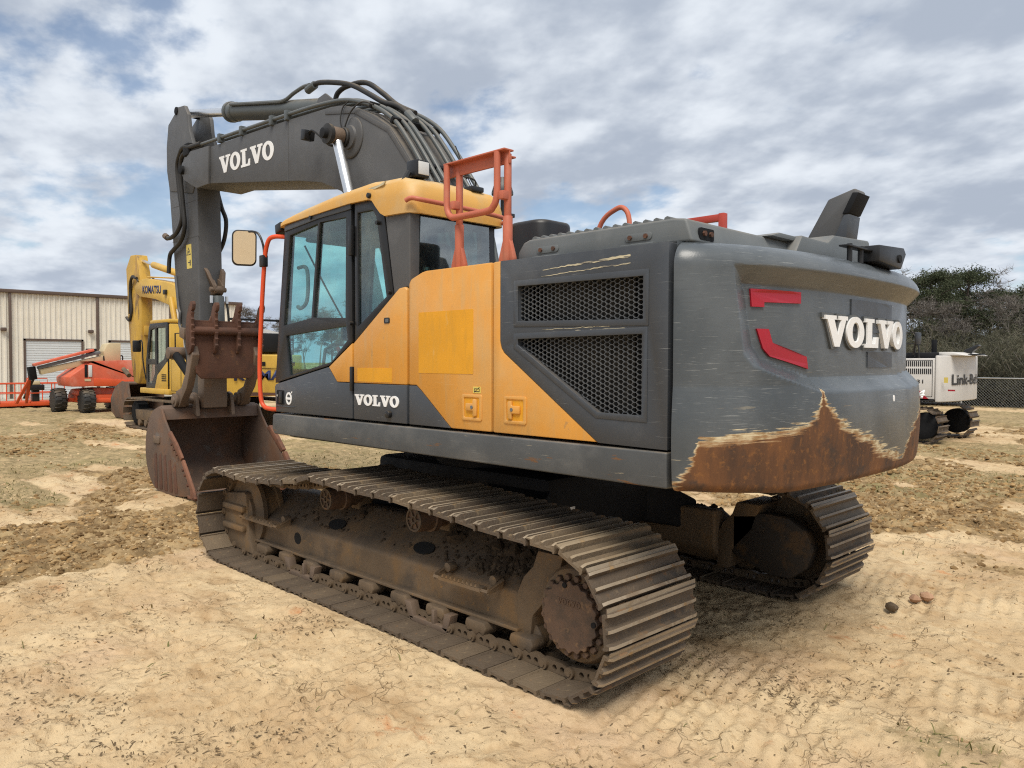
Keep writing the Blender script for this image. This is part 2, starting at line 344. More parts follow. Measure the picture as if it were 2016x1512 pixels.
def height(x, y, mud, gr):
    z = (fbm(x, y, 2.3, 3, 5)-.5)*.07+(fbm(x, y, .45, 4, 8)-.5)*.035
    c = fbm(x, y, .16, 4, 13, .6); lump = sst(c, .42, .72)
    z = z+(1-.5*mud)*(np.abs(fbm(x, y, .30, 4, 111)-.5)*.09-.02)+(sst(fbm(x, y, .11, 4, 151, .6), .5, .72))*.016
    z = z+mud*(lump*.045-.012+(fbm(x, y, .5, 3, 31)-.5)*.07)+(fbm(x, y, .07, 3, 63)-.5)*.014+gr*(fbm(x, y, .12, 3, 71)-.4)*.03
    rut = np.sin((y+.12*np.sin(x*.8)+.05*x)*2*math.pi/.42)*.016*sst(vnoise(x/2.1, y/1.3, 99), .45, .7)*(1-mud); cleat = np.sin((x+.2*y)*2*math.pi/.105+1.5*fbm(x, y, .8, 2, 201))*.009*sst(vnoise(x/.9+5, y/.7, 45)+.25*(fbm(x, y, .25, 3, 207)-.5), .52, .72)*(1-mud)
    z = z+rut+cleat
    z = z*np.clip(np.hypot(x+4.8, y-4.7)/2, .3, 1)
    u = under(x, y); z = z*(1-.9*u)+.006*u
    b = sst(1.3-np.hypot((x-5.6)/1.2, y/1.0), 0, .7); z = z*(1-b*.6)+.05*b
    return z
def build_ground():
    half = rad(46); fine = np.linspace(-half, half, 640); coarse = np.linspace(half, 2*math.pi-half, 70)[1:-1]; ang = np.concatenate([fine, coarse])+YAW
    r = [.25]
    while r[-1] < 60: r.append(r[-1]*1.06 if r[-1] < 2.6 else r[-1]+max(.0125, .0050*(r[-1]-6.5)+.0125))
    while r[-1] < 900: r.append(r[-1]*1.12)
    r = np.array(r); R, A = np.meshgrid(r, ang, indexing='ij'); X = CAM[0]+R*np.cos(A); Y = CAM[1]+R*np.sin(A); x, y = X.ravel(), Y.ravel()
    mud, gr = zones(x, y); z = height(x, y, mud, gr)*np.where(R.ravel() > 70, np.clip(1-(R.ravel()-70)/40, 0, 1), 1)
    nr, na = R.shape; V = np.stack([x, y, z], 1); V = np.vstack([V, [[CAM[0], CAM[1], 0]]]); idx = np.arange(nr*na).reshape(nr, na); nx = np.roll(idx, -1, 1)
    Q = np.stack([idx[:-1], idx[1:], nx[1:], nx[:-1]], -1).reshape(-1, 4); T = np.stack([np.full(na, nr*na), idx[0], nx[0]], -1)
    me = bpy.data.meshes.new('ground'); me.vertices.add(len(V)); me.vertices.foreach_set('co', V.ravel().astype(np.float32))
    lv = np.concatenate([Q.ravel(), T.ravel()]).astype(np.int32); me.loops.add(len(lv)); me.loops.foreach_set('vertex_index', lv)
    st = np.concatenate([np.arange(len(Q))*4, len(Q)*4+np.arange(len(T))*3]).astype(np.int32); me.polygons.add(len(st)); me.polygons.foreach_set('loop_start', st)
    me.polygons.foreach_set('use_smooth', np.ones(len(st), bool)); me.update(calc_edges=True); me.validate()
    for nm, a in (('mud', mud), ('grass', gr)):
        at = me.attributes.new(nm, 'FLOAT', 'POINT'); at.data.foreach_set('value', np.append(a, 0).astype(np.float32))
    t = NT('sandy_ground')
    sand = t.mix(t.ramp(t.noise(.9, 6), .35, .68), srgb(208, 184, 146), srgb(186, 158, 120))
    sand = t.mix(t.math('MULTIPLY', t.ramp(t.noise(.45, 5), .5, .68), .6), sand, srgb(214, 186, 154))
    sand = t.mix(t.math('MULTIPLY', t.ramp(t.noise(1.3, 9, .7, (1, 1.6, 1), (0, 0, .5)), .60, .69), .75), sand, srgb(186, 128, 84))
    sand = t.mix(t.math('MULTIPLY', t.ramp(t.noise(24, 6, .7), .58, .72), .5), sand, srgb(150, 124, 88))
    sand = t.mix(t.math('MULTIPLY', t.ramp(t.noise(5.5, 9, .75, (1, 2.2, 1), (0, 0, -.5)), .585, .64), .55), sand, srgb(120, 98, 70))
    sand = t.mix(t.math('MULTIPLY', t.ramp(t.noise(9, 8, .72), .52, .64), .35), sand, srgb(160, 130, 92))
    sand = t.mix(t.math('MULTIPLY', t.ramp(t.noise(46, 4, .55, (1, 1.7, 1), (0, 0, -.5)), .66, .70), .75), sand, srgb(104, 84, 60))
    sand = t.mix(t.math('MULTIPLY', t.ramp(t.noise(1.25, 7, .62, (1, 1.9, 1), (0, 0, -.45)), .52, .66), .55), sand, srgb(158, 126, 88))
    mudc = t.mix(t.ramp(t.noise(3.2, 8, .7), .38, .66), srgb(120, 98, 68), srgb(178, 152, 112)); mudc = t.mix(t.math('MULTIPLY', t.ramp(t.noise(1.1, 4), .55, .7), .5), mudc, srgb(150, 112, 72))
    grc = t.mix(t.ramp(t.noise(4.2, 9, .75), .36, .64), srgb(116, 104, 72), srgb(172, 150, 112)); grc = t.mix(t.math('MULTIPLY', t.ramp(t.noise(.8, 4), .52, .7), .6), grc, srgb(120, 116, 72))
    jit = t.math('MULTIPLY', t.math('SUBTRACT', t.noise(7, 8, .75), .5), .9)
    c = t.mix(t.ramp(t.math('ADD', t.attr('mud'), jit), .3, .62), sand, mudc)
    c = t.mix(t.math('MULTIPLY', t.ramp(t.math('ADD', t.attr('grass'), jit), .38, .70), .85), c, grc)
    vo = t.n('ShaderNodeTexVoronoi', feature='DISTANCE_TO_EDGE'); vo.inputs['Scale'].default_value = 7.5
    wv = t.n('ShaderNodeVectorMath', operation='ADD'); nz = t.n('ShaderNodeTexNoise'); nz.inputs['Scale'].default_value = 9; t.l(t.coord(), nz.inputs[0]); sc_ = t.n('ShaderNodeVectorMath', operation='SCALE'); sc_.inputs['Scale'].default_value = .16; t.l(nz.outputs[1], sc_.inputs[0]); t.l(t.coord((1, .55, 1), (0, 0, .35)), wv.inputs[0]); t.l(sc_.outputs[0], wv.inputs[1]); t.l(wv.outputs[0], vo.inputs[0])
    crack = t.math('MULTIPLY', t.ramp(vo.outputs[0], .0, .035, 1.0, 0.0), t.ramp(t.noise(1.5, 5), .50, .60))
    c = t.mix(t.math('MULTIPLY', crack, .45), c, srgb(128, 102, 70))
    h = t.math('ADD', t.math('MULTIPLY', crack, -.8), t.math('ADD', t.math('MULTIPLY', t.noise(38, 8, .7), .6), t.math('ADD', t.math('MULTIPLY', t.noise(160, 4, .6), .3), t.math('MULTIPLY', t.noise(13, 7, .7), .9))))
    t.bsdf(c, .92, 0, .15, t.bump(h, .7, .022))
    o = link('ground', me, t.m); o['kind'] = 'structure'; return o
ground = build_ground()
# loose clods, straw and leaves lying on the ground; grass blades
def scatter(n, rmax, dens, seed, rmin=2.2, half=rad(44)):
    rg = np.random.default_rng(seed); out = []
    while len(out) < n:
        k = n*3; r = rmin*(rmax/rmin)**rg.random(k); a = YAW+rg.uniform(-half, half, k); x = CAM[0]+r*np.cos(a); y = CAM[1]+r*np.sin(a)
        m, g = zones(x, y); keep = (rg.random(k) < dens(m, g, x, y)) & (under(x, y) < .05)
        z = height(x, y, m, g); out += list(zip(x[keep], y[keep], z[keep], r[keep]))
    return out[:n]
def soil_clods(name, n, dens, seed, sizes, m, label):
    rng = random.Random(seed); V = []; F = []
    for (x, y, z, r) in scatter(n, 26, dens, seed):
        s = rng.choice(sizes)*(.55+min(r, 14)*.11); b = len(V); ph = rng.uniform(0, 6)
        V.append((x, y, z+s*rng.uniform(.5, .9)))
        for k in range(5): a = ph+k*1.2566; q = s*rng.uniform(.7, 1.3); V.append((x+q*math.cos(a), y+q*math.sin(a), z+s*rng.uniform(0, .45)))
        for k in range(5): a = ph+k*1.2566; q = s*rng.uniform(.8, 1.3); V.append((x+q*math.cos(a), y+q*math.sin(a), z-.01))
        for k in range(5): F.append((b, b+1+k, b+1+(k+1) % 5)); F.append((b+1+k, b+6+k, b+6+(k+1) % 5, b+1+(k+1) % 5))
    me = bpy.data.meshes.new(name); me.from_pydata(V, [], F)
    o = link(name, me, m); o['kind'] = 'stuff'; o['label'] = label; o['category'] = 'soil'
CLOD = paint('clod_soil', srgb(150, 122, 84), .95, var=.25, layers=[(srgb(104, 82, 56), 3, .45, .6, .8, (1, 1, 1)), (srgb(196, 166, 120), 5, .55, .65, .7, (1, 1, 1))], spec=.1)
soil_clods('soil_clods', 24000, lambda m, g, x, y: m**2, 11, (.004, .006, .008, .011, .015, .022), CLOD, 'crumbled brown clods of soil in the churned patches of the yard')
soil_clods('sand_crumbs', 22000, lambda m, g, x, y: .35+.3*m, 12, (.003, .003, .004, .005, .007, .011), ground.data.materials[0], 'small pale crumbs of sand strewn over the yard')
def blades(name, n, rmax, dens, seed, label, cols, lie, size):
    rng = random.Random(seed); V = []; F = []
    for (x, y, z, r) in scatter(n, rmax, dens, seed):
        L = size*rng.uniform(.25, 1.0)**1.5*1.5; w = rng.choice((.0006, .001, .0015, .0028))*(1+r*.15); a = rng.uniform(0, 6.283); e = rng.uniform(0, .25) if rng.random() < lie else rng.uniform(.5, 1.3)
        dx, dy, dz = math.cos(a)*math.cos(e), math.sin(a)*math.cos(e), math.sin(e); px, py = -math.sin(a)*w, math.cos(a)*w; b = len(V); z += .003; bend = rng.uniform(-.15, .15)*L
        mx, my, mz = x+dx*L*.5, y+dy*L*.5, z+dz*L*.5+.002
        ex, ey, ez = x+dx*L-dy*bend, y+dy*L+dx*bend, max(z+.002, z+dz*L*.85)
        V += [(x-px, y-py, z), (x+px, y+py, z+.001), (mx+px, my+py, mz+.002), (mx-px, my-py, mz), (ex, ey, ez)]
        F += [(b, b+1, b+2, b+3), (b+3, b+2, b+4)]
    me = bpy.data.meshes.new(name); me.from_pydata(V, [], F)
    m = paint(name+'_material', cols[0], .85, var=.3, layers=[(cols[1], 2.5, .42, .6, .9, (1, 1, 1)), (cols[2], 9, .52, .62, .8, (1, 1, 1))], spec=.2)
    o = link(name, me, m); o['kind'] = 'stuff'; o['label'] = label; o['category'] = 'grass'
blades('straw_litter', 17000, 16, lambda m, g, x, y: .06+.75*sst(fbm(x, y, .7, 4, 91), .52, .66)+.10*m, 17, 'dead straw and leaf litter lying on the sand', (srgb(128, 108, 80), srgb(96, 80, 60), srgb(164, 140, 104)), .92, .036)
blades('grass_tufts', 12000, 16, lambda m, g, x, y: .004+g**3, 23, 'thin olive grass growing in patches on the sandy yard', (srgb(112, 108, 68), srgb(140, 124, 84), srgb(92, 98, 56)), .45, .05)
rng = random.Random(9)
for k, (x, y, s, d) in enumerate(((-2.84,-1.70,.045,'pinkish rounded stone lying behind the far track, the right one'), (-2.80,-1.58,.04,'pinkish rounded stone lying behind the far track, the left one'), (-2.75,-1.24,.042,'dark jagged soil lump beside the far track end'))):
    mb = MB(); V = []; 
    for j in range(5):
        ph = math.pi*(j+.5)/5
        for i in range(8): q = s*(1+rng.uniform(-.18, .18)); V.append((x+q*1.2*math.sin(ph)*math.cos(i*.785), y+q*math.sin(ph)*math.sin(i*.785), .02+s*.3+q*.75*math.cos(ph)))
    mb.add(V, [(j*8+i, j*8+(i+1) % 8, (j+1)*8+(i+1) % 8, (j+1)*8+i) for j in range(4) for i in range(8)]+[tuple(range(8)), tuple(range(32, 40))])
    tag(mb.build('stone', paint('stone_surface', srgb(176, 138, 108) if k < 2 else (srgb(92, 76, 56) if k == 2 else srgb(130, 120, 110)), .8, var=.2, bump=(60, .3, .01)), None), d, 'stone')
# ================================================================== THE GREY AND YELLOW EXCAVATOR
EX = thing('excavator', 'large grey and yellow crawler excavator with VOLVO lettering and rusty counterweight in the foreground', 'excavator')

# ---------- counterweight: curved tail with a recessed panel
CWL, CWN, CWM = .388, 2.6, 1.6
def cwx(y): return -2.68-CWL*max(0, 1-abs(y/1.51)**CWN)**(1/CWM)
_th = np.linspace(0, 1, 2401); _yy = 1.51*np.cos(np.pi*_th); _xx = np.array([cwx(v) for v in _yy])
_s = np.concatenate([[0], np.cumsum(np.hypot(np.diff(_xx), np.diff(_yy)))]); CWS = _s[-1]
def cwp(s): return float(np.interp(s, _s, _xx)), float(np.interp(s, _s, _yy))
def cw_s_of_y(y): return float(np.interp(-y, -_yy, _s))
OUT = [(1.295, 2.30), (1.235, 1.86), (1.175, 1.80), (1.0, 1.745), (.66, 1.662)]
INN = [(1.185, 2.215), (1.12, 1.905), (1.07, 1.845), (.93, 1.80), (.67, 1.742)]
OUT = np.array(OUT+[(-.66, 1.662), (-1.62, 1.70), (-1.66, 2.30)]); INN = np.array(INN+[(-.67, 1.742), (-1.50, 1.79), (-1.53, 2.215)])
def sdist(poly, Y, Z):
    d = np.full(Y.shape, 9.); ins = np.zeros(Y.shape, bool)
    for i in range(len(poly)):
        a = poly[i]; b = poly[(i+1) % len(poly)]; e = b-a; L2 = e@e
        t = np.clip(((Y-a[0])*e[0]+(Z-a[1])*e[1])/L2, 0, 1)
        d = np.minimum(d, np.hypot(Y-a[0]-t*e[0], Z-a[1]-t*e[1]))
        c = ((a[1] > Z) != (b[1] > Z)) & (Y < (b[0]-a[0])*(Z-a[1])/((b[1]-a[1]) or 1e-9)+a[0]); ins ^= c
    return np.where(ins, d, -d)
CWD = .08
def cw_depth(Y, Z):
    o = sdist(OUT, Y, Z); i = sdist(INN, Y, Z)
    return np.where(o <= 0, 0, np.where(i >= 0, 1, np.clip(o/(o-i+1e-9), 0, 1)))*CWD
def cw_point(s, z, off=0.):
    x, y = cwp(s); xa, ya = cwp(max(s-.01, 0)); xb, yb = cwp(min(s+.01, CWS)); tx, ty = xb-xa, yb-ya; L = math.hypot(tx, ty)
    nx, ny = ty/L, -tx/L         # outward
    if nx > 0: nx, ny = -nx, -ny
    return x+nx*off, y+ny*off, z
def cw_zb(y): return 1.145+.04*min(1, max(0, (abs(y)-.9)/.55))
def build_cw():
    NS, NZ = 420, 150; ss = np.linspace(0, CWS, NS); vv = np.linspace(0, 1, NZ)
    V = []; rust = []
    RX = [-1.2, -.67, -.5, -.34, -.07, .23, .48, .59, .63, .65, .665, .70, .82, 1.05, 1.27, 1.40, 1.44, 1.46, 1.49, 1.51]
    RZ = [1.55, 1.36, 1.20, 1.21, 1.29, 1.39, 1.47, 1.545, 1.60, 1.655, 1.60, 1.535, 1.46, 1.43, 1.42, 1.40, 1.41, 1.33, 1.25, 1.19]
    pts = [cwp(s) for s in ss]
    for j, v in enumerate(vv):
        for i, s in enumerate(ss):
            x, y = pts[i]; zb = cw_zb(y); zt = 2.415-.02*max(0, -y)*0; z = zb+(zt-zb)*v
            ins = 0
            R = .13; d = zt-z
            if d < R: ins += R-math.sqrt(max(0, R*R-(R-d)**2))
            R = .05; d = z-zb
            if d < R: ins += R-math.sqrt(max(0, R*R-(R-d)**2))
            ins -= .03*math.sin(math.pi*min(1, max(0, (z-1.2)/.5)))*.5
            V.append((x, y, z, ins))
            rust.append(float(np.interp(y, RX, RZ))-z)
    A = np.array(V); D = cw_depth(A[:, 1], A[:, 2])
    P = []
    for k in range(len(V)):
        P.append(cw_point(ss[k % NS], V[k][2], -(V[k][3]+D[k])))
    F = [(j*NS+i, j*NS+i+1, (j+1)*NS+i+1, (j+1)*NS+i) for j in range(NZ-1) for i in range(NS-1)]
    n = len(P)                   # top and bottom caps and flat front face
    P += [(-2.665, P[i][1], P[(NZ-1)*NS+i][2]) for i in range(NS)]; P += [(-2.665, P[i][1], P[i][2]) for i in range(NS)]
    F += [((NZ-1)*NS+i, (NZ-1)*NS+i+1, n+i+1, n+i) for i in range(NS-1)]; F += [(i, n+NS+i, n+NS+i+1, i+1) for i in range(NS-1)]
    F += [(n+i, n+i+1, n+NS+i+1, n+NS+i) for i in range(NS-1)]
    mb = MB().add(P, F); me = mb.mesh('counterweight', angle=32)
    at = me.attributes.new('rust', 'FLOAT', 'POINT'); rr = rust+[rust[(NZ-1)*NS+i] for i in range(NS)]+[rust[i] for i in range(NS)]
    at.data.foreach_set('value', rr)
    t = NT('counterweight_paint')
    c = t.mix(t.ramp(t.noise(1.6, 5), .3, .7), (.058, .068, .076), (.108, .120, .128))
    for k, (st, ro) in enumerate((((1, 1, 40), (0, 0, 0)), ((1.3, 1.3, 60), (.06, .05, 0)), ((2, 2, 45), (.5, .5, 0)), ((1.5, 1.5, 75), (.25, -.2, 0)), ((1, 1, 90), (-.1, .12, 0)))):
        m = t.ramp(t.noise(3.3+k, 4, .55, st, ro), .63, .70); c = t.mix(t.math('MULTIPLY', t.math('MULTIPLY', m, t.ramp(t.noise(1.1+.4*k, 3), .42, .64)), .6), c, (.32, .33, .32))
    c = t.mix(t.math('MULTIPLY', t.ramp(t.noise(5, 3, .5, (1.2, 1.2, 34), (.02, 0, 0)), .60, .70), .4), c, (.06, .066, .07))
    d = t.attr('rust')
    jag = t.math('ADD', t.math('MULTIPLY', t.math('SUBTRACT', t.noise(2.0, 8, .66, (.9, .9, 24)), .5), .24), t.math('MULTIPLY', t.math('SUBTRACT', t.noise(3.4, 5, .55), .5), .10))
    e = t.math('ADD', d, jag)
    e2 = t.math('ADD', d, t.math('ADD', jag, t.math('MULTIPLY', t.math('SUBTRACT', t.noise(2.6, 8, .7, (1.0, 1.0, 26)), .5), .20)))
    e2 = t.math('ADD', e2, t.math('MULTIPLY', t.math('SUBTRACT', t.noise(1.8, 4), .5), .16)); prim = t.ramp(e2, -.046, -.034); rst = t.ramp(e, -.004, .012)
    far = t.ramp(t.noise(2.4, 8, .72, (1.1, 1.1, 16), (.03, 0, 0)), .625, .65)     # stray scuffs through to primer
    far = t.math('MULTIPLY', far, t.ramp(d, -.24, -.03)); prim = t.math('MAXIMUM', prim, t.math('MULTIPLY', far, .85))
    pc = t.mix(t.ramp(t.noise(12, 5, .6, (1, 1, 4)), .4, .65), srgb(204, 190, 156), srgb(146, 118, 80))
    strk = t.ramp(t.noise(3.2, 7, .62, (1.6, 1.6, .45)), .34, .70)
    rc = t.mix(strk, (.060, .029, .015), (.165, .066, .02)); rc = t.mix(t.math('MULTIPLY', t.ramp(t.noise(26, 7, .7), .52, .70), .7), rc, (.25, .105, .026)); rc = t.mix(t.ramp(t.noise(6, 7), .55, .72), rc, (.05, .03, .02))
    bits = t.ramp(t.noise(3.2, 6, .7, (1, 1, 8)), .735, .75); rc = t.mix(t.math('MULTIPLY', bits, .8), rc, srgb(190, 178, 130))
    c = t.mix(prim, c, pc); c = t.mix(t.math('MULTIPLY', t.ramp(e, -.03, .0), .75), c, (.26, .115, .035)); c = t.mix(rst, c, rc)
    ro = t.mixf(t.math('MAXIMUM', prim, rst), t.math('ADD', t.math('MULTIPLY', t.noise(7, 4), .30), .15), .8)
    nm = t.bump(t.math('ADD', t.math('MULTIPLY', t.noise(60, 5), .4), t.math('MULTIPLY', rst, -.6)), .22, .006)
    t.bsdf(c, ro, 0, .5, nm)
    return link('counterweight', me, t.m, EX)
cw = build_cw()
def cwf(off0, s_of=None):
    def fn(y, z, w):
        s = cw_s_of_y(y); dep = float(cw_depth(np.array([y]), np.array([z]))[0]); return cw_point(s, z, w-dep)
    return fn
def sub(pts, n):                 # add points along edges so that a flat shape can follow the curve
    out = []
    for i, a in enumerate(pts):
        b = pts[(i+1) % len(pts)]
        for k in range(n): out.append((a[0]+(b[0]-a[0])*k/n, a[1]+(b[1]-a[1])*k/n))
    return out
MB().prism(sub([(1.14,2.19),(.75,2.19),(.75,2.13),(1.045,2.125),(1.045,2.10),(1.13,2.10)], 5), -.004, .011, fn=cwf(0)).build('reflector_strip', M['decal_red'], cw, smooth=False)
MB().prism(sub([(1.095,1.99),(1.01,1.99),(.98,1.92),(.69,1.85),(.675,1.785),(1.0,1.85),(1.05,1.89)], 5), -.004, .011, fn=cwf(0)).build('reflector_strip', M['decal_red'], cw, smooth=False)
M['cw_patch'] = paint('overpaint_patch', (.050, .056, .066), .4, var=.15, scratch=((.2, .2, .2), .4))
for a, b, c, d in ((.17, -.50, 2.185, 2.0), (-.08, -.52, 1.885, 1.79)):
    MB().prism(sub([(a, c), (b, c), (b, d), (a, d)], 6), -.004, .006, fn=cwf(0)).build('overpaint_patch', M['cw_patch'], cw, smooth=False)
lf = cwf(0)
M['letter_edge'] = paint('letter_backing', (.09, .095, .095), .5)
slab_text('badge_backing', 'VOLVO', M['letter_edge'], cw, lambda u, v, w: lf(.545-u, 1.895+v, w), .198, 1.30, -.02, .013)
slab_text('badge_lettering', 'VOLVO', M['white'], cw, lambda u, v, w: lf(.522-u, 1.908+v, w), .172, 1.255, .0, .022)
MB().prism(circ(-.29, 1.60, .016, .022, 14), -.002, .010, fn=cwf(0)).build('white_dot', M['white'], cw, smooth=False)
# rear camera and brackets on the tail
BX('camera_bracket', M['black'], cw, -3.02, -2.96, -.30, .28, 2.478, 2.488, .002)
for y in (.20, .04): CY('bracket_post', M['black'], cw, (-2.99, y, 2.40), (-2.99, y, 2.50), .016, 8, 0)
PR('rear_camera', M['black'], cw, [(-.06, 2.42), (-.42, 2.40), (-.50, 2.50), (-.46, 2.535), (-.06, 2.515)], -3.06, -2.93, 'x', .006)
CY('camera_lens', M['dark'], cw, (-3.058, -.38, 2.46), (-3.068, -.38, 2.46), .026, 12, 0)

# ---------- body of the upper structure
up_ = BX('main_frame', M['dark'], EX, -2.66, 1.30, -1.36, 1.36, 1.17, 1.32, .01)
BX('belly_plate', M['dark'], up_, -1.0, 1.9, -.55, .55, 1.10, 1.24, .01)
hb = BX('engine_housing', M['dark'], EX, -2.64, -.57, -1.40, 1.28, 1.30, 2.395, .01)
BX('deck_plate', M['hood'], EX, -2.655, -.575, -1.47, 1.36, 2.392, 2.412, .004)
for x0, x1 in ((-1.37, -.56), (-2.645, -1.39)): BX('right_side_panel', M['grey'], EX, x0, x1, -1.495, -1.40, 1.39, 2.41, .02)
BX('right_front_tank', M['grey'], EX, -.55, 1.25, -1.495, -.72, 1.38, 2.05, .04)
BX('boom_mount', M['dark'], EX, -.1, 1.1, -.5, .5, 1.24, 1.75, .02)
# left skirt
SK = [(1.30, 1.375), (1.315, 1.36), (1.325, 1.24), (1.29, 1.205), (-2.645, 1.195), (-2.645, 1.375)]
PR('side_skirt', M['skirt'], EX, SK, 1.30, 1.508, bevel=.028, seg=4)
PR('right_skirt', M['skirt'], EX, SK, -1.508, -1.30, bevel=.028, seg=4)
# left side panels
def panel(name, mat, pts, b=.007, y0=1.37, y1=1.495, par=EX, holes=None):
    if holes: return MB().prismh(pts, holes, y0, y1).build(name, mat, par, bevel=b)
    return PR(name, mat, par, pts, y0, y1, bevel=b, seg=2)
cabp = panel('cab_rear_panel', M['yellow'], [(.108,1.66),(.108,1.955),(-.45,2.322),(-.515,2.328),(-.535,2.31),(-.535,1.66)], .010)
panel('cab_rear_panel_base', M['grey'], [(.108,1.392),(.108,1.658),(-.535,1.658),(-.535,1.392)], .008)
MB().prism(rrect(-.37, .055, 1.672, 1.772, .004), 1.494, 1.4968).build('sticker_residue', M['yellow_res'], cabp)
lk = MB().prism(rrect(-.345, -.28, 2.085, 2.125, .01), 1.49, 1.499).build('key_plate', M['black'], cabp); MB().prism(rrect(-.335, -.30, 2.093, 2.117, .006), 1.4985, 1.502).build('key_slot', M['hood'], lk)
slab_text('side_lettering', 'VOLVO', M['white'], cabp, lambda u, v, w: (.085-u, 1.497+w, 1.50+v), .078, .545)
CY('drain_plug', M['black'], cabp, (-.345, 1.49, 1.45), (-.345, 1.525, 1.45), .026, 14)
d1 = panel('service_door', M['yellow'], [(-.56,1.66),(-.56,2.345),(-.585,2.375),(-.70,2.412),(-.74,2.418),(-1.374,2.418),(-1.374,1.392),(-1.0,1.392),(-.70,1.62),(-.64,1.66)], .012)
panel('service_door_base', M['grey'], [(-.56,1.392),(-.56,1.657),(-.642,1.657),(-.705,1.615),(-.995,1.392)], .006, 1.37, 1.493)
MB().prism(rrect(-1.215, -.67, 1.742, 2.145, .004), 1.494, 1.4968).build('sticker_residue', M['yellow_res'], d1)
lb = MB().prism(rrect(-1.285, -1.215, 1.625, 1.665, .002), 1.494, 1.4975).build('battery_label', M['label_yellow'], d1)
t_ = MB(); t_.prismh(rrect(-1.275,-1.226,1.633,1.654,.001), [rrect(-1.271,-1.230,1.637,1.650,.001)], 1.497, 1.4985); t_.prism([(-1.277,1.662),(-1.272,1.662),(-1.224,1.63),(-1.229,1.63)], 1.497, 1.499); t_.build('battery_symbol', M['black'], lb, smooth=False)
d2 = panel('engine_door', M['yellow'], [(-1.392,1.392),(-1.392,2.418),(-1.452,2.418),(-1.452,1.945),(-1.462,1.905),(-1.485,1.875),(-2.20,1.392)], .010)
G1 = [(-1.60,2.262),(-2.495,2.256),(-2.495,2.032),(-1.60,2.052)]
G2 = [(-1.60,1.955),(-2.49,1.965),(-2.49,1.545),(-2.20,1.55),(-1.60,1.915)]
d3 = panel('grille_panel', M['grey'], [(-1.455,2.418),(-2.640,2.408),(-2.640,1.385),(-2.205,1.390),(-1.490,1.875),(-1.467,1.905),(-1.455,1.945)], .006, holes=[G1, G2])
def inset(poly, d):
    n = len(poly); out = []; A = sum(poly[i][0]*poly[(i+1) % n][1]-poly[(i+1) % n][0]*poly[i][1] for i in range(n)); sg = 1 if A > 0 else -1
    for i in range(n):
        p0, p1, p2 = Vector(poly[i-1]), Vector(poly[i]), Vector(poly[(i+1) % n]); e1 = (p1-p0).normalized(); e2 = (p2-p1).normalized()
        n1 = Vector((-e1.y, e1.x))*sg; n2 = Vector((-e2.y, e2.x))*sg; b = (n1+n2); b = b/(b.dot(n1) or 1e-6); out.append(tuple(p1+b*d))
    return out
def grille(poly, par):
    mb = MB(); y0, y1 = 1.455, 1.467; W = .0017; hw, fl, hh = .0205, .0095, .0130
    fr = MB().prismh(inset(poly, -.03), [inset(poly, .004)], 1.492, 1.499); fr.build('grille_frame', M['grey'], par, bevel=.003)
    us = [u for u, v in poly]; vs_ = [v for u, v in poly]; P = np.array(poly); seen = set()
    def clip(a, b):
        pts = np.linspace(0, 1, 9); X = a[0]+(b[0]-a[0])*pts; Z = a[1]+(b[1]-a[1])*pts; k = np.where(sdist(P, X, Z) > 0)[0]
        return None if len(k) < 2 else ((X[k[0]], Z[k[0]]), (X[k[-1]], Z[k[-1]]))
    i = 0; x = min(us)-.05
    while x < max(us)+.05:
        z = min(vs_)-.05+(hh if i % 2 else 0)
        while z < max(vs_)+.05:
            h6 = [(x+hw, z), (x+fl, z+hh), (x-fl, z+hh), (x-hw, z), (x-fl, z-hh), (x+fl, z-hh)]
            for k in range(6):
                a, b = h6[k], h6[(k+1) % 6]; key = (round((a[0]+b[0])*200), round((a[1]+b[1])*200))
                if key in seen: continue
                seen.add(key); q = clip(a, b)
                if not q: continue
                (ax, az), (bx, bz) = q; dx, dz = bx-ax, bz-az; L = math.hypot(dx, dz); nx, nz = -dz/L*W, dx/L*W
                mb.add([(ax+nx,y0,az+nz),(bx+nx,y0,bz+nz),(bx-nx,y0,bz-nz),(ax-nx,y0,az-nz),(ax+nx,y1,az+nz),(bx+nx,y1,bz+nz),(bx-nx,y1,bz-nz),(ax-nx,y1,az-nz)], [(4,5,6,7),(0,1,5,4),(2,3,7,6),(0,3,2,1)])
            z += 2*hh
        x += hw+fl; i += 1
    kind(mb.build('grille_mesh', M['grille'], par, smooth=False), 'stuff')
M['grille'] = paint('grille_wire', (.10, .105, .11), .45, var=.1)
grille(G1, d3); grille(G2, d3)
M['radiator'] = paint('radiator', (.03, .028, .024), .8, var=.3, layers=[((.07, .06, .045), 30, .45, .6, .8, (1, 1, .2))])
BX('radiator_core', M['radiator'], d3, -2.3, -1.65, 1.282, 1.30, 1.45, 2.33, 0)
BX('cooling_pipe', M['dark'], d3, -2.42, -2.34, 1.30, 1.36, 1.6, 2.3, .02)
for (xa, za, xb, zb, h) in ((-1.80, 2.338, -2.41, 2.362, .016), (-1.79, 2.30, -2.41, 2.325, .009), (-1.80, 2.0, -2.39, 2.012, .006), (-1.78, 1.982, -2.39, 1.988, .016)):
    mb = MB(); pts = []; N = 26
    for k in range(N+1):
        t = k/N; w = h*(.25+.75*min(1, t*1.3))*random.uniform(.55, 1); pts.append((xa+(xb-xa)*t, za+(zb-za)*t+random.uniform(-.003, .003), w))
    poly = [(x, z+w/2) for x, z, w in pts]+[(x, z-w/2) for x, z, w in reversed(pts)]
    mb.prism(poly, 1.494, 1.4965).build('tape_residue', M['primer'], d3, smooth=False)
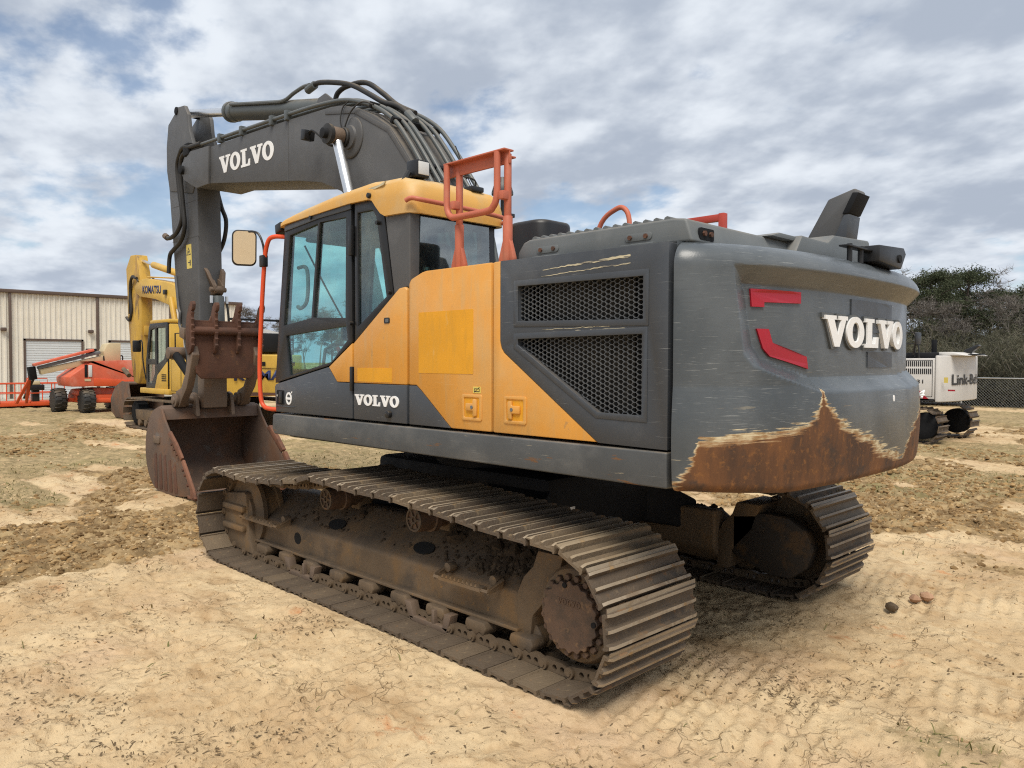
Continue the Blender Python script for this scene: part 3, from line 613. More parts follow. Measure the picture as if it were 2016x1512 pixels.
def latch(x, z, par, flip):
    fr = MB().prismh(rrect(x-.092, x+.092, z-.082, z+.082, .014), [rrect(x-.07, x+.07, z-.062, z+.062, .008)], 1.49, 1.503).build('door_latch', M['yellow'], par, bevel=.004)
    MB().prism(rrect(x-.071, x+.071, z-.063, z+.063, .006), 1.494, 1.4965).build('latch_pocket', M['yellow_res'], fr)
    h = MB(); s = 1 if flip else -1
    h.prism([(x-.045*s, z+.026), (x+.02*s, z+.026), (x+.02*s, z+.055), (x+.052*s, z+.05), (x+.052*s, z-.05), (x+.02*s, z-.055), (x+.02*s, z-.02), (x-.045*s, z-.02)], 1.496, 1.513)
    h.build('latch_handle', M['yellow'], fr, bevel=.005); CY('lock_barrel', M['hood'], fr, (x+.015*s, 1.51, z+.003), (x+.015*s, 1.517, z+.003), .011, 10, 0)
latch(-1.205, 1.535, d1, False); latch(-1.585, 1.535, d2, True)

# ---------- hood and things on top
HD = [(-1.50, 2.412), (-1.505, 2.47), (-1.55, 2.525), (-1.60, 2.54), (-2.60, 2.54), (-2.675, 2.53), (-2.715, 2.412)]
hood = MB().prism(HD, -1.30, 1.40).build('engine_hood', M['hood'], EX, bevel=.016, seg=3)
for k in range(15): MB().tube([(-1.63-.066*k, 1.385, 2.536), (-1.63-.066*k, .55, 2.536)], .021, 8).build('tread_rib', M['hood'], hood)
for xa in (-1.75, -2.39):
    br = MB().prism(rrect(xa-.085, xa+.085, 2.447, 2.487, .018), 1.398, 1.406).build('hinge_plate', M['hood'], hood, bevel=.002)
    for dx in (-.05, .05): CY('bolt', M['rust'], br, (xa+dx, 1.404, 2.467), (xa+dx, 1.416, 2.467), .013, 6, 0)
    BX('hinge_ledge', M['hood'], hood, xa-.11, xa+.10, 1.37, 1.43, 2.418, 2.430, .003)
pk = MB().prism(rrect(1.20, 1.33, 2.43, 2.49, .01), -2.712, -2.700, 'x').build('hood_catch', M['dark'], hood)
for y in (1.235, 1.295): CY('bolt', M['rust'], pk, (-2.71, y, 2.462), (-2.724, y, 2.462), .014, 6, 0)
PR('exhaust_shroud', M['hood'], hood, [(.42, 2.412), (.30, 2.565), (-.05, 2.56), (-.15, 2.615), (-.70, 2.64), (-.74, 2.412)], -2.76, -2.15, 'x', .02)
PR('hood_ridge', M['hood'], hood, [(-1.0, 2.53), (-1.0, 2.56), (.5, 2.56), (.62, 2.53)], -2.72, -1.7, 'x', .01)
# exhaust stack, leaning back
t0 = NT('stack_dummy'); bpy.data.materials.remove(t0.m)
stk = MB(); ya, yb = -.40, -.56
stk.prism([(-2.44, 2.62), (-2.66, 2.62), (-2.79, 2.90), (-2.775, 2.945), (-2.60, 2.895)], yb, ya)
stack = stk.build('exhaust_stack', M['grey_boom'], EX, bevel=.012)
PR('stack_outlet', M['dark'], stack, [(-2.70, 2.785), (-2.745, 2.785), (-2.805, 2.91), (-2.765, 2.915)], -.575, -.385, bevel=.004)
PR('stack_flank', M['grey'], stack, [(-2.64, 2.62), (-2.725, 2.62), (-2.745, 2.78), (-2.71, 2.78)], -.57, -.39, bevel=.004)
# air intake can in front of the hood
MB().prism(rrect(-1.40, -1.06, .74, 1.08, .10, 6), 2.41, 2.74, 'z').build('air_intake', M['black'], EX, bevel=.03, seg=3)
# rails
rail = MB().tube([(-1.02, 1.44, 2.42), (-1.02, 1.44, 2.69)], .030, 14).tube([(-1.02, 1.44, 2.69), (-1.02, 1.44, 3.06)], .023, 14).build('rail_post', M['orange'], EX, bevel=.003)
rail2 = MB().tube([(-1.46, 1.44, 2.42), (-1.46, 1.44, 2.69)], .030, 14).tube([(-1.46, 1.44, 2.69), (-1.46, 1.44, 3.06)], .023, 14).build('rail_post', M['orange'], EX, bevel=.003)
for x, pr in ((-1.02, rail), (-1.46, rail2)):
    for dx in (-.026, .026): PR('foot_gusset', M['orange'], pr, [(x+dx*1.0, 2.42), (x+dx*2.4, 2.42), (x+dx*2.4, 2.44), (x+dx*1.02, 2.55)], 1.425, 1.455, bevel=.002)
    BX('rail_clip', M['orange'], pr, x-.02, x+.022, 1.45, 1.50, 2.785, 2.835, .003)
ub = MB().box(-1.49, -.93, 1.40, 1.445, 3.035, 3.045).box(-1.49, -.93, 1.437, 1.447, 3.0, 3.04).box(-1.49, -.93, 1.42, 1.50, 3.072, 3.082).box(-1.49, -.93, 1.447, 1.455, 3.0, 3.075).build('rail_channel', M['orange'], EX, bevel=.002)
MB().tube(smooth_path([(-.955, 1.49, 3.07), (-.955, 1.49, 2.95), (-.955, 1.49, 2.84), (-.965, 1.49, 2.775), (-1.0, 1.49, 2.738), (-1.06, 1.49, 2.73), (-1.33, 1.49, 2.73), (-1.385, 1.49, 2.75), (-1.415, 1.49, 2.80), (-1.42, 1.49, 2.9), (-1.42, 1.49, 3.07)], 5), .021, 12).build('swing_gate', M['orange'], EX)
TB('hood_grab_rail', M['orange'], EX, [(-1.40, .6, 2.52), (-1.50, .6, 2.75), (-1.62, .6, 2.825), (-1.69, .6, 2.82), (-1.73, .6, 2.74), (-1.735, .6, 2.52)], .017, 10, 5)
rr = MB().box(-1.30, -.95, -1.32, -1.27, 3.03, 3.09).box(-1.33, -1.275, -1.325, -1.265, 2.40, 3.095).box(-.97, -.93, -1.32, -1.27, 2.40, 3.06).build('right_guard_rail', M['red'], EX, bevel=.004)

# ---------- boom
BP = [(6.02,4.52),(6.06,4.40),(5.96,4.29),(5.56,4.12),(5.17,4.115),(4.16,3.965),(2.95,3.79),(2.50,3.70),(2.14,3.56),(1.86,3.36),(1.5,2.95),(1.05,2.2),(.78,1.72),(.52,1.60),(.34,1.72),(.33,2.0),(.45,2.6),(.66,3.25),(.88,3.56),(1.10,3.83),(1.29,4.04),(1.58,4.22),(1.86,4.345),(2.10,4.42),(2.32,4.455),(2.70,4.48),(3.19,4.51),(5.13,4.60),(5.75,4.62)]
boom = PR('boom', M['grey_boom'], EX, BP, -.29, .31, bevel=.014)
for xa, za, zb in ((5.19, 4.125, 4.59), (3.20, 3.83, 4.505)): BX('weld_seam', M['grey_boom'], boom, xa-.006, xa+.006, .309, .3125, za, zb, 0)
tf = [(2.42, 4.44), (1.86, 4.33), (1.29, 4.025), (.88, 3.545), (.66, 3.24), (.69, 3.22), (.91, 3.52), (1.32, 3.99), (1.88, 4.29), (2.42, 4.395)]
PR('edge_plate', M['grey_boom'], boom, tf, .306, .316, bevel=.002)
MB().lathe([(.205, 0), (.205, .012), (.185, .022), (.12, .026), (.115, .05)], (1.93, .308, 4.055), (0, 1, 0), 36).build('pin_boss', M['grey_boom'], boom, bevel=.003)
PR('tip_cheek', M['grey_boom'], boom, [(6.04,4.52),(6.07,4.40),(5.97,4.28),(5.57,4.11),(5.21,4.11),(5.20,4.60),(5.75,4.635)], .308, .345, bevel=.01)
CY('arm_pivot_pin', M['dark'], boom, (6.0, -.34, 4.42), (6.0, .385, 4.42), .06, 16)
dj = Vector((-(3.21-4.96)/((4.96-3.21)), 0, 0))
LV = Vector((-1.42, 0, -.03)).normalized(); LU = Vector((.02, 0, 1)).normalized()
slab_text('boom_lettering', 'VOLVO', M['white'], boom, lambda u, v, w: (4.93-u*.995+v*.05, .3125+w, 4.195+v-u*.038), .215, 1.44, -.002, .002)
# boom cylinders (one on each side): barrel, rod, bushing
for sy in (1, -1):
    y = .455*sy; top = Vector((1.985, y, 4.06)); low = Vector((1.02, y, 1.55)); dv = (low-top).normalized()
    bc = MB().tube([top+dv*1.25, low], .095, 18).build('boom_cylinder', M['grey_boom'], EX, bevel=.01)
    MB().tube([top+dv*.08, top+dv*1.3], .052, 16).build('cylinder_rod', M['chrome'], bc)
    MB().lathe([(.085, -.06), (.085, .06)], top, (0, 1, 0), 18).build('rod_eye', M['link'], bc, bevel=.008)
    for s in (-1, 1): MB().lathe([(.092, .065*s), (.10, .075*s), (.10, .11*s), (.075, .115*s)], top, (0, 1, 0), 18).build('pin_bushing', M['rubber'], bc)
    CY('cylinder_pin', M['dark'], bc, top-Vector((0, .16, 0)), top+Vector((0, .16, 0)), .05, 14)
wl = MB().prism([(2.50,4.10),(2.42,4.09),(2.40,4.19),(2.48,4.21)], .44, .56).build('boom_work_lamp', M['black'], EX, bevel=.008)
MB().box(2.495, 2.503, .455, .545, 4.11, 4.195).build('lamp_lens', M['lens'], wl)
TB('lamp_stalk', M['black'], wl, [(2.43, .50, 4.15), (2.33, .52, 4.17), (2.22, .50, 4.10), (2.12, .46, 4.00), (2.05, .40, 3.98)], .014, 8, 4)
TB('lamp_cable', M['rubber'], wl, [(2.05, .33, 4.12), (2.08, .345, 4.25), (2.06, .33, 4.38), (2.0, .30, 4.44)], .008, 6, 5)
TB('lamp_cable', M['rubber'], wl, [(1.98, .36, 4.16), (1.88, .35, 4.30), (1.72, .33, 4.36), (1.55, .31, 4.30)], .008, 6, 5)
# pipes along the back of the boom
TOPL = [(.40, 2.55), (.60, 3.24), (.84, 3.60), (1.06, 3.88), (1.27, 4.10), (1.56, 4.285), (1.86, 4.41), (2.10, 4.48)]
for k, y in enumerate((.27, .19, .11, -.04, -.14, -.24)):
    pts = [(x-.01*k, y, z+.012*(k % 2)) for x, z in TOPL]
    if k == 0: pts += [(2.32, y, 4.515), (2.7, y+.04, 4.535), (3.19, .31, 4.565), (4.2, .31, 4.615), (5.13, .31, 4.66), (5.45, .32, 4.67)]
    elif k == 1: pts += [(2.4, y, 4.53), (3.2, .22, 4.57), (5.1, .22, 4.66)]
    else: pts += [(2.35, y, 4.52)]
    TB('hydraulic_pipe', M['green_grey'], EX, pts, .022 if k != 2 else .026, 10, 4)
for x, z, sl in ((1.27, 4.10, .75), (.84, 3.60, 1.3), (.70, 3.40, 1.4), (1.62, 4.32, .4)):
    d = Vector((-1, 0, -sl)).normalized()*.02; nn = Vector((-d.z, 0, d.x)).normalized()
    a = Vector((x, 0, z))
    mb = MB(); mb.prism([tuple((a+d+nn*-.03).xz), tuple((a-d+nn*-.03).xz), tuple((a-d+nn*.035).xz), tuple((a+d+nn*.035).xz)], -.28, .30); mb.build('pipe_clamp', M['dark'], EX, bevel=.003)
for x in (3.2, 3.55, 4.3, 4.9): BX('pipe_clamp', M['green_grey'], EX, x-.03, x+.03, .27, .345, 4.50+(x-3.2)*.05, 4.61+(x-3.2)*.05, .006)
# arm cylinder
A0 = Vector((6.62, -.01, 5.40)); A1 = Vector((2.80, -.01, 4.62)); ad = (A1-A0).normalized()
ac = MB().tube([A0+ad*1.42, A0+ad*1.56, A0+ad*1.561, A1-ad*.12], [.125, .125, .112, .112], 22).build('arm_cylinder', M['green_grey'], EX, bevel=.012)
MB().tube([A0, A0+ad*1.5], .058, 16).build('cylinder_rod', M['chrome'], ac)
MB().tube([A0+ad*1.36, A0+ad*1.43], .135, 20).build('gland_nut', M['green_grey'], ac, bevel=.006)
MB().lathe([(.10, -.075), (.10, .075)], A1, (0, 1, 0), 18).build('base_eye', M['grey_boom'], ac, bevel=.008)
TB('cylinder_port_pipe', M['green_grey'], ac, [A0+ad*1.60+Vector((0, .115, .07)), A0+ad*2.6+Vector((0, .115, .07)), A0+ad*3.0+Vector((0, .11, .08)), A0+ad*3.15+Vector((-.03, .08, .16)), A0+ad*3.35+Vector((0, .05, .24)), A0+ad*3.5+Vector((0, .05, .26))], .022, 8, 4)
for y in (-.13, .09): PR('cylinder_bracket', M['grey_boom'], EX, [(3.05, 4.48), (2.55, 4.46), (2.62, 4.66), (2.74, 4.74), (2.88, 4.72)], y, y+.03, bevel=.006)
for dy, dz in ((.05, 0), (-.08, -.02)):
    TB('hydraulic_hose', M['rubber'], EX, [(3.18, dy, 4.90), (3.0, dy, 4.93), (2.62, dy, 4.84+dz), (2.3, dy, 4.73+dz), (2.0, dy, 4.57+dz), (1.75, dy, 4.43), (1.5, dy, 4.33), (1.33, dy-.02, 4.20)] if dy > 0 else
       [(2.86, dy, 4.70), (2.80, dy, 4.80), (2.6, dy, 4.83), (2.25, dy, 4.78), (1.95, dy, 4.60), (1.7, dy, 4.42), (1.4, dy, 4.27)], .028, 10, 5)
CY('hose_coupling', M['green_grey'], EX, (3.22, .05, 4.90), (3.06, .05, 4.925), .045, 12)
CY('hose_coupling', M['green_grey'], EX, (1.38, .03, 4.24), (1.26, .03, 4.13), .045, 12)

# ---------- arm
AP = [(6.55,5.44),(6.36,5.42),(6.24,5.27),(6.22,5.05),(6.06,4.72),(5.99,4.40),(5.97,4.1),(5.94,3.2),(5.92,2.4),(5.86,1.6),(5.84,1.2),(5.97,1.14),(6.12,1.2),(6.36,1.7),(6.62,2.5),(6.86,3.7),(6.98,4.5),(6.99,4.95),(6.92,5.25)]
arm = MB().prism(AP[5:], -.17, .16).build('arm', M['grey_boom'], EX, bevel=.012)
for y0 in (-.20, .12): PR('arm_ear', M['grey_boom'], arm, [(6.55,5.44),(6.36,5.42),(6.24,5.27),(6.20,5.05),(6.02,4.72),(5.93,4.40),(6.1,4.15),(6.9,4.3),(6.995,4.6),(7.0,4.95),(6.93,5.26)], y0, y0+.055, bevel=.008)
CY('rod_pin', M['dark'], arm, (6.62, -.22, 5.40), (6.62, .19, 5.40), .055, 14)
for z in (3.55, 4.05): BX('weld_seam', M['grey_boom'], arm, 5.93+.02*(z-3.5), 6.84, .1585, .163, z-.004, z+.004, 0)
dl = PR('warning_label', M['label_yellow'], arm, [(6.36,3.46),(6.19,3.46),(6.17,3.12),(6.34,3.12)], .1585, .1625, bevel=0)
wt_ = MB(); wt_.prismh([(6.345,3.31),(6.205,3.31),(6.275,3.42)], [[(6.325,3.32),(6.225,3.32),(6.275,3.40)]], .162, .164); wt_.box(6.265, 6.285, .162, .164, 3.335, 3.37); wt_.box(6.21, 6.24, .162, .164, 3.16, 3.24); wt_.box(6.21, 6.30, .162, .164, 3.20, 3.212); wt_.build('warning_symbol', M['black'], dl, smooth=False)
for pts in ([(5.45,.33,4.68),(5.8,.33,4.70),(6.0,.33,4.74),(6.2,.30,4.70),(6.38,.27,4.55),(6.36,.25,4.2),(6.30,.24,3.85),(6.46,.24,3.66),(6.75,.22,3.60),(6.95,.2,3.62)],
            [(5.45,.29,4.66),(5.8,.29,4.66),(6.05,.29,4.68),(6.22,.28,4.60),(6.28,.26,4.35),(6.26,.24,4.0),(6.24,.23,3.7),(6.40,.22,3.52),(6.65,.22,3.42),(6.85,.2,3.35),(6.9,.2,3.1)],
            [(6.25,-.24,4.3),(6.16,-.27,4.02),(6.04,-.28,3.8),(6.10,-.26,3.5),(6.3,-.20,3.25)]):
    TB('hydraulic_hose', M['rubber'], EX, pts, .030, 10, 5)
CY('hose_coupling', M['link'], EX, (6.93, .2, 3.62), (7.02, .2, 3.66), .045, 10)
PR('hose_clamp', M['dark'], EX, [(5.98,4.60),(5.8,4.60),(5.8,4.76),(5.98,4.76)], .26, .355, bevel=.01)
TB('arm_pipe', M['grey_boom'], EX, [(6.72,.17,3.05),(6.60,.18,2.6),(6.55,.18,2.5),(6.57,.18,2.35),(6.50,.18,2.25)], .022, 8, 4)
PR('pipe_block', M['link'], EX, [(6.52,2.30),(6.34,2.28),(6.36,2.12),(6.52,2.16)], .15, .21, bevel=.01)
# bucket cylinder on the far face of the arm, link and idler bars
b0, b1 = Vector((7.10, 0, 4.55)), Vector((6.72, 0, 1.95)); bd = (b1-b0).normalized()
bcy = MB().tube([b0, b0+bd*1.6], .10, 16).build('bucket_cylinder', M['grey_boom'], EX, bevel=.01); MB().tube([b0+bd*1.55, b1], .055, 14).build('cylinder_rod', M['chrome'], bcy)
for y in (.22, -.26): MB().tube([(6.66, y, 1.93), (6.14, y, 1.62)], .06, 12).build('idler_link', M['dark'], EX, bevel=.006)
lb_ = MB().tube([(6.66, .32, 1.93), (6.66, -.36, 1.93)], .085, 16).build('link_pin', M['link'], EX, bevel=.008)
MB().tube([(6.66, 0, 1.93), (6.42, 0, 1.30)], .07, 12).build('bucket_link', M['dark'], EX, bevel=.006)
# thumb cylinder on the near face of the arm
tb = MB()
for y0_, y1_ in ((-.16, -.115), (.035, -.01)):
    tb.add([(5.955,y0_*1.25,3.12),(5.955,y0_*1.25+.05,3.12),(5.95,y1_+.02,2.88),(5.95,y1_-.02,2.88),(5.87,y0_*1.2,3.06),(5.87,y0_*1.2+.05,3.06),(5.78,y1_+.02,2.80),(5.78,y1_-.02,2.80)], [(0,1,2,3),(4,5,6,7),(0,1,5,4),(1,2,6,5),(2,3,7,6),(3,0,4,7)])
    tb.prism([(5.955,2.98),(5.955,2.74),(5.84,2.74),(5.78,2.79),(5.78,2.86),(5.86,2.94)], y1_-.015, y1_+.015)
tb.build('thumb_bracket', M['link'], EX, bevel=.004)
tcy = MB().tube([(5.84, -.06, 2.72), (5.80, -.06, 2.02)], .082, 18).build('thumb_cylinder', M['green_grey'], EX, bevel=.008)
MB().lathe([(.055, -.05), (.055, .05)], (5.83, -.06, 2.81), (0, 1, 0), 14).build('base_eye', M['link'], tcy, bevel=.006)
CY('bracket_pin', M['link'], tcy, (5.83, -.17, 2.81), (5.83, .06, 2.81), .035, 12)
for y in (.05, -.17):
    CY('hose_fitting', M['chrome'], tcy, (5.80, y, 2.72), (5.80, y, 2.62), .022, 8, 0); TB('thumb_hose', M['rubber'], tcy, [(5.80, y, 2.63), (5.79, y*1.1, 2.45), (5.80, y*1.15, 2.25), (5.86, y, 2.1)], .017, 8, 4)

# ---------- thumb (folded up against the arm)
th = MB().prism([(.46,2.36),(.40,2.33),(-.44,2.33),(-.50,2.36),(-.50,2.0),(-.43,1.66),(-.36,1.58),(.32,1.58),(.39,1.66),(.46,2.0)], 5.50, 5.54, 'x').build('thumb', M['rust'], EX, bevel=.008)
TB('cross_tube', M['rust'], th, [(5.47, .47, 2.22), (5.47, -.50, 2.22)], .055, 16)
for k, y in enumerate((.47, .15, -.17, -.50)):
    pr = [(5.60,2.30),(5.56,2.42),(5.50,2.55),(5.44,2.60),(5.385,2.60),(5.365,2.56),(5.38,2.50)]
    z = 2.50
    while z > 2.0: pr += [(5.425, z-.03), (5.405, z-.045), (5.42, z-.075)]; z -= .085
    pr += [(5.46, 1.93), (5.54, 1.90), (5.60, 2.0)]
    if k in (1, 2): pr = [(p[0], p[1]) for p in pr]
    PR('tine', M['rust'], th, pr, y-.022, y+.022, bevel=.004)
PR('tine_flange', M['rust'], th, [(.47,2.36),(.47,2.44),(.42,2.36),(.20,2.36),(.17,2.43),(.13,2.43),(.10,2.36),(-.12,2.36),(-.15,2.43),(-.19,2.43),(-.22,2.36),(-.45,2.36),(-.50,2.44),(-.50,2.30),(.47,2.30)], 5.53, 5.56, 'x', .003)
for y in (.42, -.46):
    PR('thumb_leg', M['link'], th, [(5.50,2.02),(5.56,2.04),(5.62,1.86),(5.68,1.66),(5.82,1.46),(6.0,1.40),(6.06,1.30),(6.0,1.18),(5.90,1.19),(5.80,1.30),(5.64,1.46),(5.54,1.66),(5.44,1.9)], y-.05, y+.05, bevel=.012)
    for s in (-1, 1): MB().lathe([(.085, .05*s), (.09, .06*s), (.09, .09*s), (.07, .095*s)], (5.97, y, 1.28), (0, 1, 0), 18).build('leg_collar', M['link'], th)
CY('tip_pin', M['link'], EX, (5.97, .53, 1.28), (5.97, -.57, 1.28), .05, 16)
BX('arm_tip', M['link'], EX, 5.80, 6.02, -.17, .165, 1.17, 1.72, .02)

# ---------- bucket
BW0, BW1 = -.70, .655
back = [(6.05,1.20),(6.28,1.12),(6.44,.95),(6.53,.72),(6.53,.48),(6.44,.27),(6.28,.12),(6.05,.05),(5.6,.045),(5.2,.08),(4.93,.125)]
back = [tuple(p) for p in [q.xy for q in smooth_path([(a, b, 0) for a, b in back], 3)]]
inner = [tuple(p) for p in [q.xy for q in smooth_path([(6.02,1.16),(6.25,1.08),(6.405,.92),(6.49,.71),(6.49,.49),(6.405,.30),(6.26,.16),(6.04,.09),(5.6,.085),(5.2,.12),(4.94,.16)], 3)]]
bk = MB().prism(back+inner[::-1], BW0, BW1).build('bucket', M['bucket'], EX, bevel=.004)
mouth = [(4.90,.125),(5.0,.27),(5.25,.50),(5.50,.72),(5.72,.90),(5.86,1.04),(5.95,1.17),(6.05,1.20)]
for y0, y1 in ((BW1-.002, BW1+.028), (BW0-.028, BW0+.002)): PR('side_plate', M['bucket'], bk, mouth+back[1:-1], y0, y1, bevel=.006)
sc = [(4.82,.10),(4.88,.22),(5.0,.36),(5.18,.56),(5.24,.53),(5.10,.36),(4.98,.2),(4.96,.11)]; sc2 = [(5.20,.58),(5.40,.76),(5.60,.90),(5.67,.86),(5.46,.70),(5.26,.54)]
for y0, y1 in ((BW1+.027, BW1+.06), (BW0-.045, BW0+.012)):
    for q in (sc, sc2): PR('side_cutter', M['rust_cut'], bk, q, y0, y1, bevel=.008)
for x, z in ((5.08,.40),(5.14,.46),(5.0,.28),(5.34,.64),(5.42,.70),(5.5,.76)): CY('cutter_bolt', M['rust'], bk, (x+.03, BW1+.055, z-.03), (x+.03, BW1+.075, z-.03), .022, 6, 0)
for k in range(5): PR('wear_strap', M['rust'], bk, [(5.42+.17*k, .09), (5.52+.17*k, .09), (5.56+.16*k, .44+.05*min(k, 2)), (5.49+.16*k, .47+.05*min(k, 2))], BW1+.027, BW1+.036, bevel=.004)
np_ = PR('maker_plate', M['link'], bk, rrect(6.0, 6.22, .70, .80, .02), BW1+.027, BW1+.045, bevel=.004)
BX('lip_plate', M['rust_cut'], bk, 4.88, 5.12, BW0-.03, BW1+.03, .07, .115, .006)
for k in range(5):
    y = BW0+.06+k*(BW1-BW0-.12)/4; PR('tooth', M['rust_cut'], bk, [(5.02,.055),(5.02,.15),(4.86,.15),(4.66,.085),(4.66,.065)], y-.055, y+.055, bevel=.012)
PR('top_torque_tube', M['bucket'], bk, [(5.93,1.02),(5.97,1.17),(6.05,1.215),(6.30,1.13),(6.27,1.05),(6.10,1.10)], BW0, BW1, bevel=.01)
for y in (.23, -.27):
    PR('hinge_ear', M['link'], bk, [(5.83,1.06),(5.86,1.25),(5.90,1.36),(5.99,1.385),(6.08,1.32),(6.20,1.27),(6.40,1.37),(6.47,1.33),(6.48,1.22),(6.36,1.02),(6.05,1.12)], y-.025, y+.025, bevel=.006)
# ---------- cab
# door (left side, forward): lower skin, glazed frame
door = panel('cab_door', M['grey'], [(1.30,1.392),(1.318,1.60),(1.30,1.625),(.47,1.775),(.345,1.66),(.138,1.66),(.138,1.392)], .008, 1.36, 1.487)
panel('door_flash', M['yellow'], [(.462,1.775),(.345,1.663),(.138,1.663),(.138,1.955)], .008, 1.37, 1.488, door)
UF = [(1.165,2.115),(1.055,2.85),(.62,2.895),(.725,2.162)]; UR = [(.695,2.165),(.592,2.90),(.222,2.895),(.235,2.145)]
LW = [(1.13,2.03),(.225,2.085),(.205,1.98),(.43,1.815),(1.075,1.70)]
df = MB().prismh([(1.312,1.635),(1.135,2.93),(.60,2.975),(.155,2.985),(.142,1.965),(.465,1.785)], [UF, UR, LW], 1.44, 1.482).build('door_frame', M['black'], door, bevel=.005)
for g in (UF, UR, LW): MB().prism(inset(g, -.008), 1.462, 1.466).build('door_window', M['glass'], door, smooth=False)
PR('frame_trim', M['grey'], door, [(1.125,2.935),(.60,2.98),(.15,2.99),(.15,2.945),(.215,2.94),(.60,2.93),(1.13,2.89)], 1.478, 1.492, bevel=.004)
BX('door_hinge', M['black'], door, .118, .155, 1.478, 1.51, 2.60, 2.82, .006)
BX('door_hinge', M['black'], door, .118, .15, 1.478, 1.505, 1.60, 1.78, .006)
for x, z in ((.145, 2.10), (.70, 2.95), (-.20, 2.80), (-.335, 2.30)): CY('stop_button', M['black'], door, (x, 1.478, z), (x, 1.508, z), .015, 10, 0)
pl = MB().prism(rrect(1.155, 1.275, 1.455, 1.575, .01), 1.484, 1.490).build('handle_recess', M['dark'], door); BX('door_handle', M['black'], pl, 1.175, 1.225, 1.489, 1.50, 1.465, 1.565, .004)
CY('door_lock', M['chrome'], door, (1.262, 1.486, 1.53), (1.262, 1.494, 1.53), .010, 10, 0)
em = MB().prismh(circ(1.075, 1.51, .047, .052, 28), [circ(1.075, 1.51, .031, .035, 28)], 1.484, 1.491).build('round_emblem', M['white'], door, smooth=False)
mb = MB().box(1.03, 1.12, 1.486, 1.492, 1.501, 1.519); mb.prism([(1.045,1.548),(1.022,1.572),(1.022,1.557),(1.034,1.553)], 1.484, 1.491); mb.build('emblem_bar', M['white'], em, smooth=False)
BX('door_ledge', M['grey'], door, .99, 1.29, 1.483, 1.493, 1.438, 1.445, .002)
# rear quarter window
QW = [(.07,2.075),(.07,2.905),(-.12,2.90),(-.165,2.85),(-.285,2.275)]
MB().prismh([(.108,1.965),(.108,2.985),(-.16,2.985),(-.235,2.93),(-.262,2.84),(-.37,2.265)], [QW], 1.44, 1.482).build('quarter_frame', M['black'], EX, bevel=.005)
MB().prism(inset(QW, -.006), 1.462, 1.466).build('quarter_window', M['glass'], EX, smooth=False)
PR('corner_pillar', M['grey_boom'], EX, [(-.266,2.845),(-.375,2.268),(-.45,2.315),(-.53,2.33),(-.55,2.30),(-.55,2.83),(-.53,2.85)], 1.39, 1.478, bevel=.03, seg=4)
# rear window wall
RW = [(.83,2.44),(.83,2.77),(1.33,2.77),(1.36,2.44)]
MB().prismh([(.68,2.25),(.70,2.85),(1.40,2.85),(1.40,2.25)], [RW], -.545, -.515, 'x').build('rear_frame', M['black'], EX, bevel=.006)
MB().prism([(.735,2.30),(.745,2.815),(1.385,2.815),(1.405,2.30)], -.552, -.547, 'x').build('rear_window', M['glass_rear'], EX, smooth=False)
# right wall, front wall
MB().prismh([(1.30,1.42),(1.12,2.95),(-.52,2.95),(-.54,1.42)], [[(1.12,1.95),(1.02,2.84),(.25,2.86),(.2,1.95)], [(.1,1.95),(.15,2.86),(-.35,2.84),(-.40,1.95)]], .66, .69).build('right_wall', M['black'], EX, bevel=.004)
for g in ([(1.13,1.94),(1.03,2.85),(.24,2.87),(.19,1.94)], [(.11,1.94),(.16,2.87),(-.36,2.85),(-.41,1.94)]): MB().prism(g, .672, .676).build('right_window', M['glass'], EX, smooth=False)
def ff(u, v, w): return (1.31-(v-1.4)*.115+w, u, v)
MB().prismh([(.66,1.40),(.66,2.95),(1.47,2.95),(1.47,1.40)], [[(.73,1.75),(.73,2.87),(1.40,2.87),(1.40,1.75)]], -.03, 0, fn=ff).build('front_frame', M['black'], EX, bevel=.004)
MB().prism([(.72,1.74),(.72,2.88),(1.41,2.88),(1.41,1.74)], -.018, -.014, fn=ff).build('windshield', M['glass'], EX, smooth=False)
TB('wiper', M['black'], EX, [(1.235,.80,2.1),(1.20,1.05,2.45),(1.17,1.28,2.80)], .008, 6, 3)
BX('cab_floor', M['dark'], EX, -.52, 1.27, .69, 1.36, 1.40, 1.44, .004)
# interior
st = PR('operator_seat', M['seat'], EX, [(.30,1.80),(.30,1.92),(-.16,1.90),(-.16,1.78)], .85, 1.28, bevel=.03)
PR('seat_back', M['seat'], st, [(-.10,1.90),(-.20,1.88),(-.34,2.45),(-.26,2.50),(-.18,2.45)], .85, 1.28, bevel=.03)
PR('headrest', M['seat'], st, [(-.26,2.52),(-.36,2.50),(-.37,2.68),(-.29,2.70)], .94, 1.20, bevel=.03)
BX('seat_base', M['dark'], st, -.15, .25, .88, 1.25, 1.44, 1.79, .01)
for y in (.80, 1.31):
    cs = BX('console', M['seat'], EX, -.05, .48, y-.05, y+.05, 1.85, 1.95, .02)
    TB('joystick', M['black'], cs, [(.42, y, 1.94), (.43, y, 2.06), (.44, y, 2.13)], [.02, .016, .026], 8)
TB('safety_lever', M['decal_red'], EX, [(.62,1.30,1.70),(.58,1.31,1.86),(.60,1.32,1.93)], .016, 8, 3)
TB('grab_handle', M['hood'], EX, [(1.12,1.37,2.60),(1.02,1.36,2.60),(.98,1.36,2.50),(1.0,1.36,2.32),(1.08,1.37,2.26),(1.13,1.37,2.28)], .016, 8, 4)
BX('monitor', M['black'], EX, 1.05, 1.10, .80, .98, 2.0, 2.16, .01)
TB('floor_handle', M['grey_boom'], EX, [(1.0,.9,1.44),(1.0,.9,1.9),(.98,1.2,1.92),(.98,1.2,1.44)], .014, 8, 3)
BX('headliner', M['seat'], EX, -.45, 1.05, .72, 1.42, 2.90, 2.95, .01)
